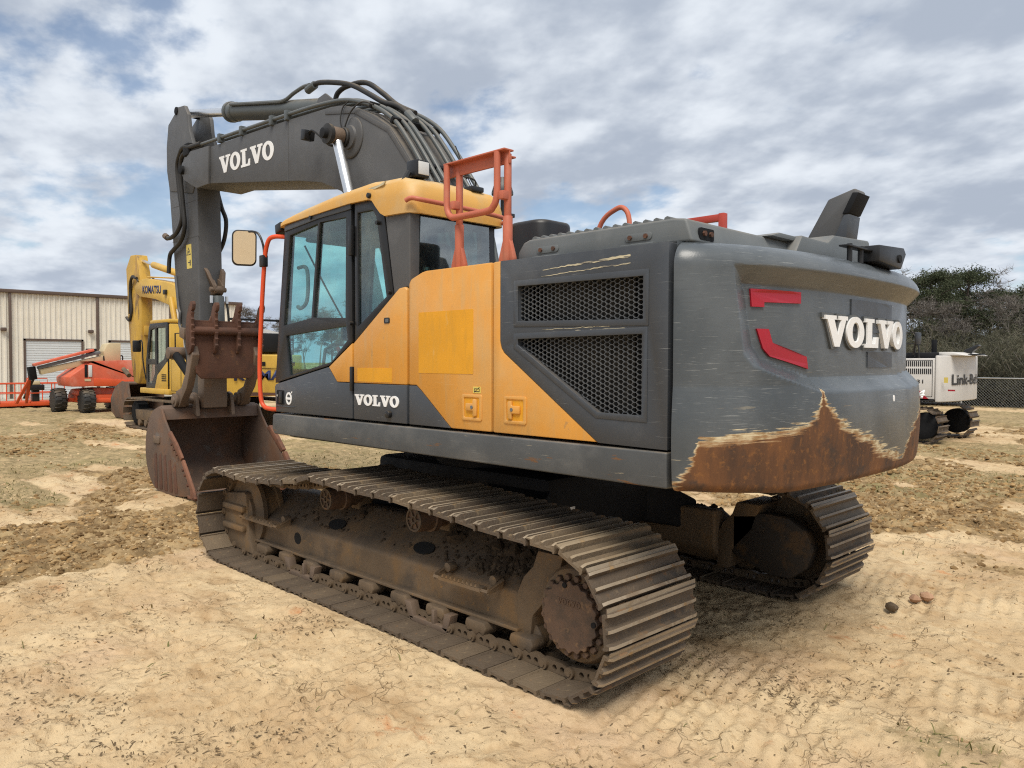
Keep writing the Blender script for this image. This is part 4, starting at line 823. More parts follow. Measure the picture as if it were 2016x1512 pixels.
BX('sun_blind', M['seat'], EX, .45, 1.0, .74, 1.38, 2.80, 2.84, .02)
# roof
def zt(x): return float(np.interp(x, [-.60, -.45, -.1, .3, .8, 1.22], [3.05, 3.10, 3.115, 3.095, 3.045, 2.985]))
def zb(x): return float(np.interp(x, [-.6, -.27, -.20, -.13, .15, .7, 1.1, 1.25], [2.825, 2.835, 2.90, 2.975, 2.982, 2.962, 2.945, 2.925]))
rings = []
ol = []
for a, b in zip(rrect(-.60, 1.24, .60, 1.505, .10, 8), rrect(-.60, 1.24, .60, 1.505, .10, 8)[1:]+[rrect(-.60, 1.24, .60, 1.505, .10, 8)[0]]):
    L = math.hypot(b[0]-a[0], b[1]-a[1]); n = max(1, int(L/.05))
    for k in range(n): ol.append((a[0]+(b[0]-a[0])*k/n, a[1]+(b[1]-a[1])*k/n))
cx, cy = .32, 1.05; V = []; NR = len(ol)
for ins, f in ((.03, 0), (0, .0), (0, .45), (.018, .80), (.06, .95), (.16, 1.0), (.34, 1.03)):
    for x, y in ol:
        X = x+(ins if x < cx-.3 else -ins if x > cx+.3 else 0)*min(1, abs(x-cx)/.9); Y = y-ins*(1 if y > cy else -1)*min(1, abs(y-cy)/.44)
        V.append((X, Y, zb(x)+(zt(X)-zb(x))*f+(.008 if ins == .34 else 0)))
F = [(j*NR+i, j*NR+(i+1) % NR, (j+1)*NR+(i+1) % NR, (j+1)*NR+i) for j in range(6) for i in range(NR)]+[tuple(range(6*NR, 7*NR))]
M['roof'] = paint('roof_paint', (.64, .345, .075), .5, var=.08, layers=[((.55, .36, .15), 2.5, .45, .65, .7, (1, 1, 1)), ((.30, .20, .10), 5, .62, .74, .5, (1, 1, 1))], dust=(srgb(205, 180, 135), .85))
roof = MB().add(V, F).build('cab_roof', M['roof'], EX, angle=50)
PR('front_visor', M['black'], roof, [(1.20,2.915),(1.20,2.985),(1.30,2.965),(1.29,2.885)], .64, 1.49, bevel=.01)
TB('roof_rear_rail', M['orange'], roof, [(-.56,1.52,2.90),(-.60,1.50,2.915),(-.66,1.44,2.90),(-.68,1.1,2.89),(-.68,.75,2.875),(-.66,.68,2.86),(-.60,.65,2.85)], .016, 10, 4)
wl2 = BX('work_lamp', M['black'], roof, -.50, -.38, 1.26, 1.38, 3.10, 3.22, .012); BX('lamp_lens', M['lens'], wl2, -.508, -.499, 1.275, 1.365, 3.115, 3.205, .003)
CY('lamp_bracket', M['black'], wl2, (-.44, 1.40, 3.13), (-.44, 1.45, 3.05), .022, 8, 0)
CY('roof_bolt', M['black'], roof, (-.12, 1.50, 3.0), (-.12, 1.525, 3.0), .02, 10)
PR('roof_tear', M['primer'], roof, [(-.10,3.055),(-.22,3.06),(-.30,3.075),(-.28,3.055),(-.18,3.04),(-.05,3.035)], 1.488, 1.500, bevel=0)
bcn = MB().lathe([(.01, .12), (.045, .11), (.07, .05), (.085, 0), (.085, -.02)], (-.40, .46, 3.14), (0, 0, 1), 16).build('beacon', M['black'], roof)
CY('beacon_post', M['black'], bcn, (-.40, .46, 2.95), (-.40, .46, 3.13), .015, 8, 0)
BX('beacon_arm', M['black'], bcn, -.52, -.36, .44, .66, 2.93, 2.96, .004)
an = BX('antenna_base', M['black'], roof, -.56, -.46, .80, .92, 3.06, 3.10, .01); TB('antenna_whip', M['black'], an, [(-.50,.86,3.09),(-.47,.90,3.2),(-.42,.96,3.40)], .004, 5)
TB('antenna_cable', M['rubber'], an, [(-.50,.84,3.09),(-.52,.86,3.15),(-.5,1.0,3.16),(-.48,1.15,3.10)], .007, 6, 4)
# front left hand rail with mirror
TB('front_hand_rail', M['orange_red'], EX, [(1.20,1.44,2.86),(1.30,1.50,2.865),(1.36,1.52,2.82),(1.42,1.52,2.65),(1.48,1.52,2.2),(1.515,1.52,1.8),(1.50,1.52,1.52),(1.46,1.51,1.43),(1.36,1.49,1.41),(1.28,1.46,1.41)], .019, 10, 5)
mi = MB().prism(rrect(0, .205, 0, .30, .05, 5), 0, .045, fn=lambda u, v, w: (1.60+u*.42+w*.8-v*.17, 1.50+u*.90-w*.35+v*.07, 2.645+v)).build('side_mirror', M['black'], EX, bevel=.012)
MB().prism(rrect(.012, .193, .012, .288, .042, 5), -.003, .002, fn=lambda u, v, w: (1.60+u*.42+w*.8-v*.17, 1.50+u*.90-w*.35+v*.07, 2.645+v)).build('mirror_glass', M['mirror'], mi)
TB('mirror_arm', M['black'], mi, [(1.42,1.52,2.68),(1.42,1.53,2.80),(1.46,1.55,2.90),(1.54,1.57,2.93),(1.60,1.58,2.93)], .010, 8, 4)
BX('arm_clamp', M['black'], mi, 1.39, 1.46, 1.50, 1.55, 2.62, 2.72, .008)
# ---------- undercarriage
cb = BX('car_body', M['dark'], EX, -1.05, 1.05, -.62, .62, .50, .98, .05)
for sx in (1, -1):
    for sy in (1, -1): MB().add([(sx*.3, sy*.5, .52), (sx*1.0, sy*.5, .52), (sx*1.25, sy*1.02, .40), (sx*.75, sy*1.02, .40), (sx*.3, sy*.5, .95), (sx*1.0, sy*.5, .95), (sx*1.25, sy*1.02, .66), (sx*.75, sy*1.02, .66)], [(0,1,2,3),(4,5,6,7),(0,1,5,4),(1,2,6,5),(2,3,7,6),(3,0,4,7)]).build('frame_leg', M['dark'], cb, bevel=.02)
MB().lathe([(.62, 0), (.62, .10), (.70, .11), (.70, .2)], (0, 0, .97), (0, 0, 1), 40).build('slew_ring', M['dark'], EX, bevel=.006)
BX('data_plate', M['white'], cb, -1.056, -1.05, .34, .40, .70, .75, 0)
# the closed path of one track, in x,z; the shoe plates sit on it
def track_path():
    P = []
    for k in range(25):
        a = rad(-90+180*k/24); P.append((2.03+.395*math.cos(a), .43+.395*math.sin(a)))
    P += [(p.x, p.y) for p in smooth_path([(2.0,.825,0),(1.6,.80,0),(1.15,.818,0),(.75,.862,0),(.42,.915,0),(.2,.918,0),(-.15,.898,0),(-.45,.905,0),(-.9,.885,0),(-1.4,.848,0),(-1.8,.828,0),(-2.0,.825,0)], 6)[1:-1]]
    for k in range(25):
        a = rad(90+180*k/24); P.append((-2.03+.395*math.cos(a), .43+.395*math.sin(a)))
    return P
TP = np.array(track_path()); TPc = np.vstack([TP, TP[:1]]); _ts = np.concatenate([[0], np.cumsum(np.hypot(*np.diff(TPc, axis=0).T))]); TLEN = _ts[-1]
NSH = round(TLEN/.2085); PITCH_ = TLEN/NSH
def tp(s): s %= TLEN; return np.array([np.interp(s, _ts, TPc[:, 0]), np.interp(s, _ts, TPc[:, 1])])
# shoe: local x along the path, local z outward, y across
W2 = .40
sp = [(-.086,-.006),(-.089,.022),(-.120,.024),(-.120,.030),(-.097,.030),(-.093,.042),(-.077,.044),(-.066,.012),(-.020,.011),(-.012,.036),(.005,.038),(.014,.011),(.060,.011),(.068,.042),(.085,.043),(.090,.016),(.093,.004),(.090,-.012),(.080,-.012),(.074,-.003)]
def shoe_mesh():
    mb = MB(); n = len(sp); ws = [-W2, -W2+.03, W2-.03, W2]; V = []
    for j, w in enumerate(ws):
        for (u, v) in sp:
            if j in (0, 3): v = min(v, .030) if v > .018 else v
            V.append((u, w, v))
    F = [(j*n+i, j*n+(i+1) % n, (j+1)*n+(i+1) % n, (j+1)*n+i) for j in range(3) for i in range(n)]+[tuple(range(n)), tuple(range(4*n-1, 3*n-1, -1))]
    mb.add(V, F)
    return mb.mesh('track_shoe', angle=30)
M['ridge'] = paint('worn_grouser', (.36, .29, .205), .5, var=.2, layers=[((.20, .14, .085), 6, .48, .62, .8, (1, 1, 1)), ((.42, .25, .09), 12, .6, .68, .6, (1, 1, 1))], bump=(60, .3, .008), objvar=.45)
SHOE = shoe_mesh(); SHOE.materials.append(M['shoe']); SHOE.materials.append(M['ridge'])
for p_ in SHOE.polygons:
    if p_.normal.z > .75 and p_.center.z > .026: p_.material_index = 1
def link_mesh(y):
    mb = MB()
    for y in (y,):
        mb.prismh([(-.105,-.008),(-.06,-.006),(.06,-.006),(.10,-.016),(.128,-.034),(.126,-.056),(.10,-.070),(.05,-.073),(-.05,-.073),(-.09,-.06),(-.116,-.036)], [circ(-.050,-.036,.018,.018,8), circ(.008,-.036,.018,.018,8)], y, y+.04)
        s = 1 if y > 0 else -1; o = y+.04 if y > 0 else y
        mb.tube([(.085, o-.002*s, -.042), (.085, o+.022*s, -.042)], .032, 12); mb.tube([(.085, o+.02*s, -.042), (.085, o+.03*s, -.042)], .017, 10)
    return mb.mesh('chain_link', angle=35)
LINK = [link_mesh(-.145), link_mesh(.105)]
for me_ in LINK: me_.materials.append(M['frame'])
def clump(mb, c, r, rng):
    v = []; n = 6; f = []
    ph = rng.uniform(0, 6)
    v.append((c[0], c[1], c[2]+r*rng.uniform(.7, 1.1)))
    for k in range(n):
        a = ph+2*math.pi*k/n; q = r*rng.uniform(.7, 1.25); v.append((c[0]+q*math.cos(a), c[1]+q*math.sin(a), c[2]+r*rng.uniform(-.1, .5)))
    for k in range(n):
        a = ph+2*math.pi*k/n; q = r*rng.uniform(.8, 1.3); v.append((c[0]+q*math.cos(a), c[1]+q*math.sin(a), c[2]-r*.6))
    for k in range(n): f.append((0, 1+k, 1+(k+1) % n)); f.append((1+k, 1+n+k, 1+n+(k+1) % n, 1+(k+1) % n))
    mb.add(v, f)
for sy in (1, -1):
    yc = 1.295*sy; rng = random.Random(5+sy)
    # frame section, sloping top: local outboard offsets from the track centre
    fo = [(.065, .18), (.065, .40), (-.08, .50), (-.28, .62), (-.42, .62), (-.42, .30), (-.30, .18)]
    fr = MB(); xs_ = (1.99, -1.50); n = len(fo); nn_ = 24; V = []
    for i in range(nn_+1):
        x = xs_[0]+(xs_[1]-xs_[0])*i/nn_
        for (o, z) in fo: V.append((x, yc+o*sy, z))
    fr.add(V, [(i*n+k, i*n+(k+1) % n, (i+1)*n+(k+1) % n, (i+1)*n+k) for i in range(nn_) for k in range(n)]+[tuple(range(n)), tuple(range(nn_*n, (nn_+1)*n))])
    frame = fr.build('track_frame', M['frame'], EX, bevel=.025, seg=3)
    BX('frame_flange', M['frame'], frame, -1.52, 2.0, min(yc+.0*sy, yc+.115*sy), max(yc+.0*sy, yc+.115*sy), .182, .206, .006)
    MB().prism([(-1.49,.145),(-1.49,.42),(-1.54,.52),(-1.62,.60),(-1.66,.70),(-1.86,.70),(-1.80,.50),(-1.62,.30),(-1.60,.16)], yc-.36*sy, yc+.085*sy).build('rear_bracket', M['frame'], frame, bevel=.008)
    for (x, z, rx, rz_) in ((1.17, .36, .055, .045),): MB().prism(circ(x, z-.05, rx, .05, 18), yc+.055*sy, yc+.0675*sy).build('hole_shade_disc', M['hole_shade'] if 'hole_shade' in M else M.setdefault('hole_shade', paint('hole_shadow', (.004, .004, .004), .9)), frame, smooth=False)  # solid disc on the outer face, coloured as the shade inside a hole
    # solid near-black ovals on the sloping face, painting the shade inside openings
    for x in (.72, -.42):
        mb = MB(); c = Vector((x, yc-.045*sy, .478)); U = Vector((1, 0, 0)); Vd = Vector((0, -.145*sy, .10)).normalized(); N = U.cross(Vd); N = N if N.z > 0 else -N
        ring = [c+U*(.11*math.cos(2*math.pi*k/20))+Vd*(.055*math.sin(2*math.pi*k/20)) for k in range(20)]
        mb.add([p+N*.010 for p in ring]+[p-N*.01 for p in ring], [tuple(range(20)), tuple(range(39, 19, -1))]+[(k, (k+1) % 20, 20+(k+1) % 20, 20+k) for k in range(20)]); mb.build('opening_shade_disc', M['hole_shade'], frame, smooth=False)
    # steps
    for x0 in ((-.82, -1.34), (1.98, 1.30)):
        a, b = x0; y0 = yc+.06*sy; y1 = yc+.19*sy; z = .405
        st_ = MB().tube([(a, y0, z+.05), (a, y1, z), (b, y1, z), (b, y0, z+.05)], .013, 4); lo, hi = min(a, b), max(a, b)
        st_.prism([(lo+.06, z-.012), (hi-.06, z-.012), (hi-.06, z+.012), (lo+.06, z+.012)], y1-.05*sy, y1+.014*sy)
        for k in range(9): xx = lo+.1+k*(hi-lo-.2)/8; st_.prism([(xx-.015, z+.01), (xx+.015, z+.01), (xx, z+.034)], y1-.01*sy, y1+.014*sy)
        for e, s in ((a, 1), (b, -1)): st_.add([(e-.004, y0, z+.06), (e+.004, y0, z+.06), (e+.004, y1, z+.02), (e-.004, y1, z+.02), (e-.004, y0, z+.0), (e+.004, y0, z+.0), (e+.004, y1, z-.02), (e-.004, y1, z-.02)], [(0,1,2,3),(4,5,6,7),(0,1,5,4),(1,2,6,5),(2,3,7,6),(3,0,4,7)])
        so_ = st_.build('step', M['frame'], frame, bevel=0)
        for e in (a-.03, b+.05): CY('step_boss', M['frame'], so_, (e, y0-.02*sy, z+.045), (e, y0+.045*sy, z+.045), .032, 12)
    # front idler, its guard box
    idl = MB().lathe([(.20, -.10), (.33, -.10), (.33, -.06), (.30, -.055), (.30, .055), (.33, .06), (.33, .10), (.20, .10)], (2.03, yc, .43), (0, 1, 0), 40).build('idler', M['frame'], EX)
    MB().lathe([(.17, .09*sy), (.17, .13*sy), (.10, .15*sy)], (2.03, yc, .43), (0, 1, 0), 24).build('idler_hub', M['frame'], idl)
    gd = MB().prism([(1.93,.60),(1.97,.62),(2.33,.58),(2.37,.54),(2.36,.24),(2.26,.09),(1.80,.07),(1.86,.20)], yc+.03*sy, yc+.16*sy).build('idler_guard', M['frame'], EX, bevel=.02)
    for z in (.44, .26): BX('guard_rib', M['frame'], gd, 1.92, 2.33, min(yc+.15*sy, yc+.20*sy), max(yc+.15*sy, yc+.20*sy), z, z+.055, .012)
    # bottom rollers and their guards
    for k in range(9):
        x = 1.66-.405*k
        ro = MB().lathe([(.05, -.06), (.085, -.055), (.085, -.05), (.085, -.045), (.085, -.04), (.07, -.035), (.07, .035), (.085, .04), (.085, .045), (.085, .05), (.07, .055), (.05, .06)], (x, yc, .155), (0, 1, 0), 20).build('bottom_roller', M['frame'], EX)
        MB().prism([(x-.085,.184),(x+.085,.184),(x+.10,.14),(x+.075,.10),(x+.035,.112),(x,.085),(x-.04,.112),(x-.075,.095),(x-.10,.14)], yc+.03*sy, yc+.150*sy).build('roller_cap', M['frame'], ro, bevel=.012)
    for x in (.96, -.72):
        g = MB(); o = yc+.105*sy; o2 = yc+.175*sy
        g.prism([(x+.25,.165),(x+.18,.165),(x+.14,.06),(x+.19,.05)], o, o2); g.prism([(x-.25,.165),(x-.18,.165),(x-.16,.06),(x-.21,.045)], o, o2); g.prism([(x+.20,.075),(x-.22,.075),(x-.20,.035),(x+.16,.035)], o, o2); g.prism([(x-.08,.165),(x-.05,.165),(x-.05,.07),(x-.08,.07)], o, o2)
        g.build('roller_guard', M['link'], EX, bevel=.005)
    # carrier rollers
    for x in (.73, -.43):
        cr = MB().lathe([(.03, .14), (.088, .14), (.092, .10), (.092, .02), (.105, .015), (.105, -.03), (.08, -.04), (.08, -.16)], (x, yc-.09*sy, .70), (0, sy, 0), 24).build('carrier_roller', M['cover'], EX)
        mb = MB(); mb.prismh(circ(x, .70, .086, .086, 24), [circ(x, .70, .070, .070, 24)], yc+.05*sy, yc+.062*sy)
        for k in range(6):
            a = rad(60*k); c_, s_ = math.cos(a), math.sin(a); mb.prism([(x+.03*c_-.006*s_, .70+.03*s_+.006*c_), (x+.072*c_-.006*s_, .70+.072*s_+.006*c_), (x+.072*c_+.006*s_, .70+.072*s_-.006*c_), (x+.03*c_+.006*s_, .70+.03*s_-.006*c_)], yc+.05*sy, yc+.060*sy)
        mb.prismh(circ(x, .70, .032, .032, 6), [circ(x, .70, .02, .02, 6)], yc+.05*sy, yc+.062*sy); mb.build('roller_cover', M['shoe'], cr, smooth=False)
        BX('roller_stand', M['frame'], cr, x-.06, x+.06, min(yc-.36*sy, yc-.22*sy), max(yc-.36*sy, yc-.22*sy), .58, .70, .01)
    # sprocket and final drive
    NT_ = 21; pr = []
    for k in range(NT_):
        a = 2*math.pi*k/NT_
        for da, r_ in ((-.35, .325), (-.16, .375), (.16, .375), (.35, .325)): pr.append((-2.03+r_*math.cos(a+da*2*math.pi/NT_), .43+r_*math.sin(a+da*2*math.pi/NT_)))
    spk = MB().prismh(pr, [circ(-2.03, .43, .18, .18, 24)], yc-.05, yc+.04).build('sprocket', M['frame'], EX, bevel=.006)
    fd = MB().lathe([(.275, -.02), (.275, .13), (.255, .17), (.215, .185)], (-2.03, yc, .42), (0, sy, 0), 44).build('final_drive', M['frame'], EX, bevel=.004)
    edge = []
    NB = 20
    for k in range(NB*6):
        a = 2*math.pi*k/(NB*6); edge.append((-2.03+(.192+.008*math.cos(a*NB))*math.cos(a), .42+(.192+.008*math.cos(a*NB))*math.sin(a)))
    MB().prism(edge, yc+.19*sy, yc+.228*sy).build('drive_cover', M['cover'], fd, bevel=.003, seg=1)
    for k in range(NB):
        a = 2*math.pi*(k+.5)/NB; x, z = -2.03+.212*math.cos(a), .42+.212*math.sin(a)
        MB().lathe([(.021, 0), (.021, .02), (.017, .026)], (x, yc+.182*sy, z), (0, sy, 0), 6).build('cover_bolt', M['cover'], fd, smooth=False)
    for a in (-.15, -1.9): 
        x, z = -2.03+.175*math.cos(a+3.3), .42+.175*math.sin(a+3.3); MB().lathe([(.016, 0), (.016, .008)], (x, yc+.226*sy, z), (0, sy, 0), 8).build('fill_plug', M['dark'], fd, smooth=False)
    if sy > 0: slab_text('cover_lettering', 'VOLVO', M['cover'], fd, lambda u, v, w: (-1.945-u, yc+.228+w, .485+v), .032, .17, -.002, .004)
    # travel motor cover on the inner side
    MB().prism([(-1.62,.60),(-1.93,.645),(-2.10,.63),(-2.24,.55),(-2.30,.42),(-2.25,.27),(-2.12,.17),(-1.95,.16),(-1.62,.28)], yc-.36*sy, yc-.26*sy).build('motor_cover', M['rustdark'] if 'rustdark' in M else M.setdefault('rustdark', paint('motor_cover_steel', (.045, .036, .028), .7, var=.2, layers=[((.13, .072, .028), 5, .5, .64, .7, (1, 1, 1))])), EX, bevel=.02)
    # track: chain part that carries the links and shoes
    tr = bpy.data.objects.new('track', None); COL.objects.link(tr); tr.parent = EX; tr.location = (0, yc, 0)
    pm = MB()
    for k in range(NSH):
        s = (k+.3)*PITCH_; a = tp(s-PITCH_/2); b = tp(s+PITCH_/2); c = (a+b)/2; d = (b-a)/np.hypot(*(b-a))
        if .35 < c[0] < .6 and c[1] > .6 and sy > 0: d = np.array([math.cos(math.atan2(d[1], d[0])-.10), math.sin(math.atan2(d[1], d[0])-.10)]); c = c+np.array([0, .012])
        # path runs counter-clockwise seen from +y?  outward normal is to the right of travel
        nrm = np.array([d[1], -d[0]])
        mat = Matrix(((d[0], 0, nrm[0], c[0]), (0, 1, 0, 0), (d[1], 0, nrm[1], c[1]), (0, 0, 0, 1)))
        jit = Matrix.Rotation(rng.uniform(.0, .07)-.01, 4, 'Y')
        for nm, me in (('track_shoe', SHOE), ('chain_link', LINK[0]), ('chain_link', LINK[1])):
            o = bpy.data.objects.new(nm, me); COL.objects.link(o); o.parent = tr; o.matrix_local = mat @ (jit if nm == 'track_shoe' else Matrix.Identity(4)) @ Matrix.Translation((0, rng.uniform(-.003, .003), 0))
        if sy*1 > -2 and rng.random() < .6:
            fullm = Matrix.Translation((0, yc, 0)) @ mat; yy0 = rng.uniform(-.3, .3)
            for q in range(rng.randint(20, 70)):
                lp = Vector((rng.choice((-.045, .036))+rng.uniform(-.018, .018), max(-.38, min(.38, yy0+rng.gauss(0, .16))), .012)); sz_ = rng.choice((.003, .004, .006, .008, .013))
                tmp = MB(); clump(tmp, (0, 0, 0), sz_, rng); v0 = [tuple(fullm @ (lp+Vector(v))) for v in tmp.v]; pm.add(v0, tmp.f)
    kind(pm.build('packed_soil', M['packed'] if 'packed' in M else M.setdefault('packed', paint('packed_soil', (.20, .148, .09), .95, var=.3, layers=[((.11, .08, .05), 7, .5, .62, .8, (1, 1, 1))], spec=.1)), EX, smooth=False), 'stuff')
    # caked soil on the frame
    mb = MB()
    for k in range(620 if sy > 0 else 200):
        u = rng.random(); x = rng.choice([rng.uniform(-1.46, -.95), rng.uniform(-1.45, -.5), rng.uniform(-1.46, -1.0), rng.uniform(-1.4, 1.5), rng.uniform(.5, 1.4)]); o = -.04-rng.random()*.32
        z = .42+(-o)*.62 if o > -.3 else .62
        clump(mb, (x, yc+(o+.04)*sy, min(z, .63)), rng.choice((.005, .008, .012, .018))*(1.7 if x < -.9 else 1), rng)
    for cxx, rr_ in ((-.60, .075), (-.66, .055), (-.55, .05), (-1.2, .07), (-1.05, .05), (-1.32, .05), (.55, .04)): clump(mb, (cxx, yc-.19*sy, .56), rr_, rng)
    kind(mb.build('caked_soil', M['mud'], frame, smooth=False), 'stuff')
# ================================================================== OTHER MACHINES IN THE YARD
M['kom_yellow'] = paint('komatsu_yellow', (.60, .37, .055), .45, var=.1, layers=[((.48, .27, .05), 2.2, .5, .7, .6, (1, 1, .5)), ((.20, .12, .05), 4, .63, .72, .6, (1, 1, .3))], dust=(DUST, .4))
M['kom_worn'] = paint('worn_arm_yellow', (.55, .33, .05), .55, var=.12, layers=[((.30, .17, .07), 2, .45, .6, .8, (1, 1, .35)), ((.14, .09, .05), 3.5, .56, .66, .8, (1, 1, .3))])
M['navy'] = paint('navy_lettering', (.018, .03, .105), .45, var=.2)
M['lb_white'] = paint('off_white_paint', (.62, .60, .57), .4, var=.06, layers=[((.5, .46, .40), 3, .55, .75, .5, (1, 1, .5)), ((.28, .15, .07), 5, .67, .72, .5, (1, 1, 1))], dust=(DUST, .3))
M['lb_black'] = paint('black_lettering', (.02, .02, .022), .5)
M['bg_glass'] = glass('cab_glass', (.60, .70, .68))
def bg_track(yc, par):
    mb = MB(); R = .37; L = 1.85; per = 4*L+2*math.pi*R; n = 46
    for k in range(n):
        s = k*per/n
        if s < 2*L: c, a = (L-s, 0), math.pi
        elif s < 2*L+math.pi*R: t = (s-2*L)/R; c, a = (-L-R*math.sin(t), R-R*math.cos(t)), math.pi-t
        elif s < 4*L+math.pi*R: c, a = (-L+(s-2*L-math.pi*R), 2*R), 0
        else: t = (s-4*L-math.pi*R)/R; c, a = (L+R*math.sin(t), R+R*math.cos(t)), -t
        d = Vector((math.cos(a), math.sin(a))); nn = Vector((-d.y, d.x)); C = Vector((c[0], c[1]+.035))
        def f(u, v): q = C+d*u+nn*v; return (q.x, q.y)
        mb.prism([f(-.08,0), f(.08,0), f(.08,.022), f(.065,.05), f(.045,.022), f(-.04,.022), f(-.055,.05), f(-.075,.022)], yc-.33, yc+.33)
    t = kind(mb.build('track', M['shoe'], par, smooth=False), 'stuff')
    PR('track_frame', M['frame'], t, [(1.6,.22),(1.7,.5),(-1.5,.55),(-1.6,.2)], yc-.20, yc+.20, bevel=.03)
    for x in (1.85, -1.85): MB().lathe([(.10, -.14), (.30, -.13), (.30, .13), (.22, .16), (.10, .17)], (x, yc, .405), (0, 1, 0), 22).build('end_wheel', M['dark'], t)
    for k in range(7): MB().lathe([(.09, -.22), (.09, .22)], (1.35-.45*k, yc, .16), (0, 1, 0), 12).build('bottom_roller', M['frame'], t)
    return t
def bg_machine(label, loc, rz, col, worn, boom, arm, bucket, tl=.62, te=.55, cb=.06):
    e = thing('excavator', label, 'excavator', loc, rz)
    for y in (1.18, -1.18): bg_track(y, e)
    BX('car_body', M['dark'], e, -1.0, 1.0, -.9, .9, .42, .85, .04); CY('slew_ring', M['dark'], e, (0, 0, .84), (0, 0, 1.0), .6, 24)
    BX('main_frame', M['dark'], e, -2.2, 1.3, -1.3, 1.3, .96, 1.05, .01)
    cwp_ = []
    for k in range(17):
        a = rad(90+180*k/16); y = 1.38*math.sin(a); cwp_.append((-2.15-tl*abs(math.cos(a))**te, y))
    c = MB().prism([(-2.1, 1.38)]+cwp_+[(-2.1, -1.38)], .95, 1.98, 'z').build('counterweight', col, e, bevel=cb, seg=4, angle=50)
    PR('left_side_panel', col, e, [(-2.09,1.0),(-2.09,1.92),(-.75,1.92),(-.75,1.0)], 1.20, 1.37, bevel=.02); BX('right_side_panel', col, e, -2.09, 1.0, -1.37, -1.2, 1.0, 1.9, .02)
    BX('engine_bay', M['dark'], e, -2.08, -.7, -1.2, 1.2, 1.04, 1.9, .01)
    BX('engine_hood', M['dark'] if col is not M['kom_yellow'] else col, e, -2.05, -.85, -1.1, 1.15, 1.91, 2.05, .03)
    BX('side_walkway', col, e, -.7, 1.25, 1.0, 1.40, .96, 1.10, .02)
    BX('right_tank', col, e, -.6, 1.0, -1.35, -.5, 1.04, 1.75, .03)
    # cab
    cab = PR('cab', col, e, [(-.68,1.06),(-.68,2.80),(-.55,2.87),(.55,2.85),(.72,2.72),(.95,1.85),(.95,1.06)], .42, .52, bevel=.02)
    BX('cab_rear_wall', col, cab, -.70, -.60, .45, 1.34, 1.06, 2.75, .02); BX('cab_roof', col, cab, -.68, .62, .44, 1.36, 2.78, 2.875, .03)
    PR('cab_front_frame', M['black'], cab, [(.93,1.08),(.93,1.85),(.70,2.72),(.66,2.72),(.88,1.85),(.88,1.08)], .45, .52); PR('cab_front_frame', M['black'], cab, [(.93,1.08),(.93,1.85),(.70,2.72),(.66,2.72),(.88,1.85),(.88,1.08)], 1.28, 1.345)
    MB().prismh([(-.56,1.08),(-.56,2.80),(.62,2.79),(.70,2.68),(.92,1.85),(.92,1.08)], [[(.30,2.66),(.58,2.62),(.78,1.86),(.30,1.86)], [(.30,1.72),(.80,1.72),(.80,1.25),(.55,1.22),(.30,1.5)], [(.17,2.66),(-.42,2.66),(-.42,2.05),(-.30,1.86),(.17,1.72)]], 1.30, 1.355).build('cab_side_frame', M['black'], cab, bevel=.01)
    for g in ([(.28,2.68),(.60,2.64),(.80,1.84),(.28,1.84)], [(.28,1.74),(.82,1.74),(.82,1.23),(.55,1.20),(.28,1.5)], [(.19,2.68),(-.44,2.68),(-.44,2.05),(-.30,1.84),(.19,1.70)]): MB().prism(g, 1.325, 1.33).build('cab_window', M['bg_glass'], cab, smooth=False)
    PR('cab_corner_panel', col, cab, [(-.56,1.08),(-.56,1.80),(.10,1.45),(.28,1.10)], 1.35, 1.372, bevel=.01)
    BX('operator_seat', M['seat'], cab, -.35, .05, .65, 1.1, 1.4, 2.3, .05)
    TB('mirror_arm', M['black'], cab, [(.95,1.34,1.3),(1.0,1.4,1.8),(1.0,1.42,2.32),(1.12,1.46,2.34)], .018, 6, 3); BX('side_mirror', M['black'], cab, 1.10, 1.16, 1.40, 1.62, 2.05, 2.36, .03)
    TB('hand_rail', M['black'], e, [(-.9,1.3,1.9),(-.9,1.3,2.5),(-1.7,1.3,2.5),(-1.75,1.3,1.9)], .018, 6)
    CY('muffler_stack', M['dark'], e, (-1.5, -.5, 2.0), (-1.5, -.5, 2.38), .06, 10)
    # front equipment
    b = PR('boom', col, e, boom, -.26, .26, bevel=.02); a = PR('arm', worn, e, arm, -.17, .17, bevel=.02)
    bk_ = PR('bucket', M['bucket'], e, bucket, -.52, -.49, bevel=.004); PR('side_plate', M['bucket'], bk_, bucket, .49, .52, bevel=.004)
    return e, b, a, bk_
kb = [(.3,1.5),(.2,1.9),(.5,3.2),(1.1,3.8),(2.2,4.06),(3.9,4.30),(4.55,4.30),(4.85,4.12),(4.75,3.9),(4.4,3.78),(3.2,3.64),(2.2,3.42),(1.2,3.15),(.8,2.6),(.6,1.5)]
ka = [(4.95,5.12),(5.45,5.14),(5.85,4.75),(5.78,4.2),(5.72,3.2),(5.45,1.75),(5.25,1.12),(4.85,1.1),(4.62,1.6),(4.55,3.6),(4.62,4.2),(4.72,4.6)]
kbk = [(4.75,1.15),(5.3,1.18),(5.9,1.0),(6.35,.6),(6.3,.2),(5.9,.02),(5.2,.02),(4.45,.25)]
KO, kboom, karm, kbuck = bg_machine('yellow crawler excavator with blue KOMATSU lettering parked beyond the rusty bucket', (15.9, -4.38, 0), 0, M['kom_yellow'], M['kom_worn'], kb, ka, kbk)
sh = MB(); bp_ = [(q.x, q.y) for q in smooth_path([(5.0,1.12,0),(5.4,1.16,0),(5.95,.95,0),(6.32,.55,0),(6.2,.15,0),(5.7,.03,0),(5.0,.08,0),(4.45,.25,0)], 3)]
sh.prism(bp_+[(x-.04*(1 if x > 5.6 else 0), y-.04 if y > .8 else y+.04) for x, y in reversed(bp_)], -.5, .5); sh.build('bucket_shell', M['bucket'], kbuck, smooth=False)
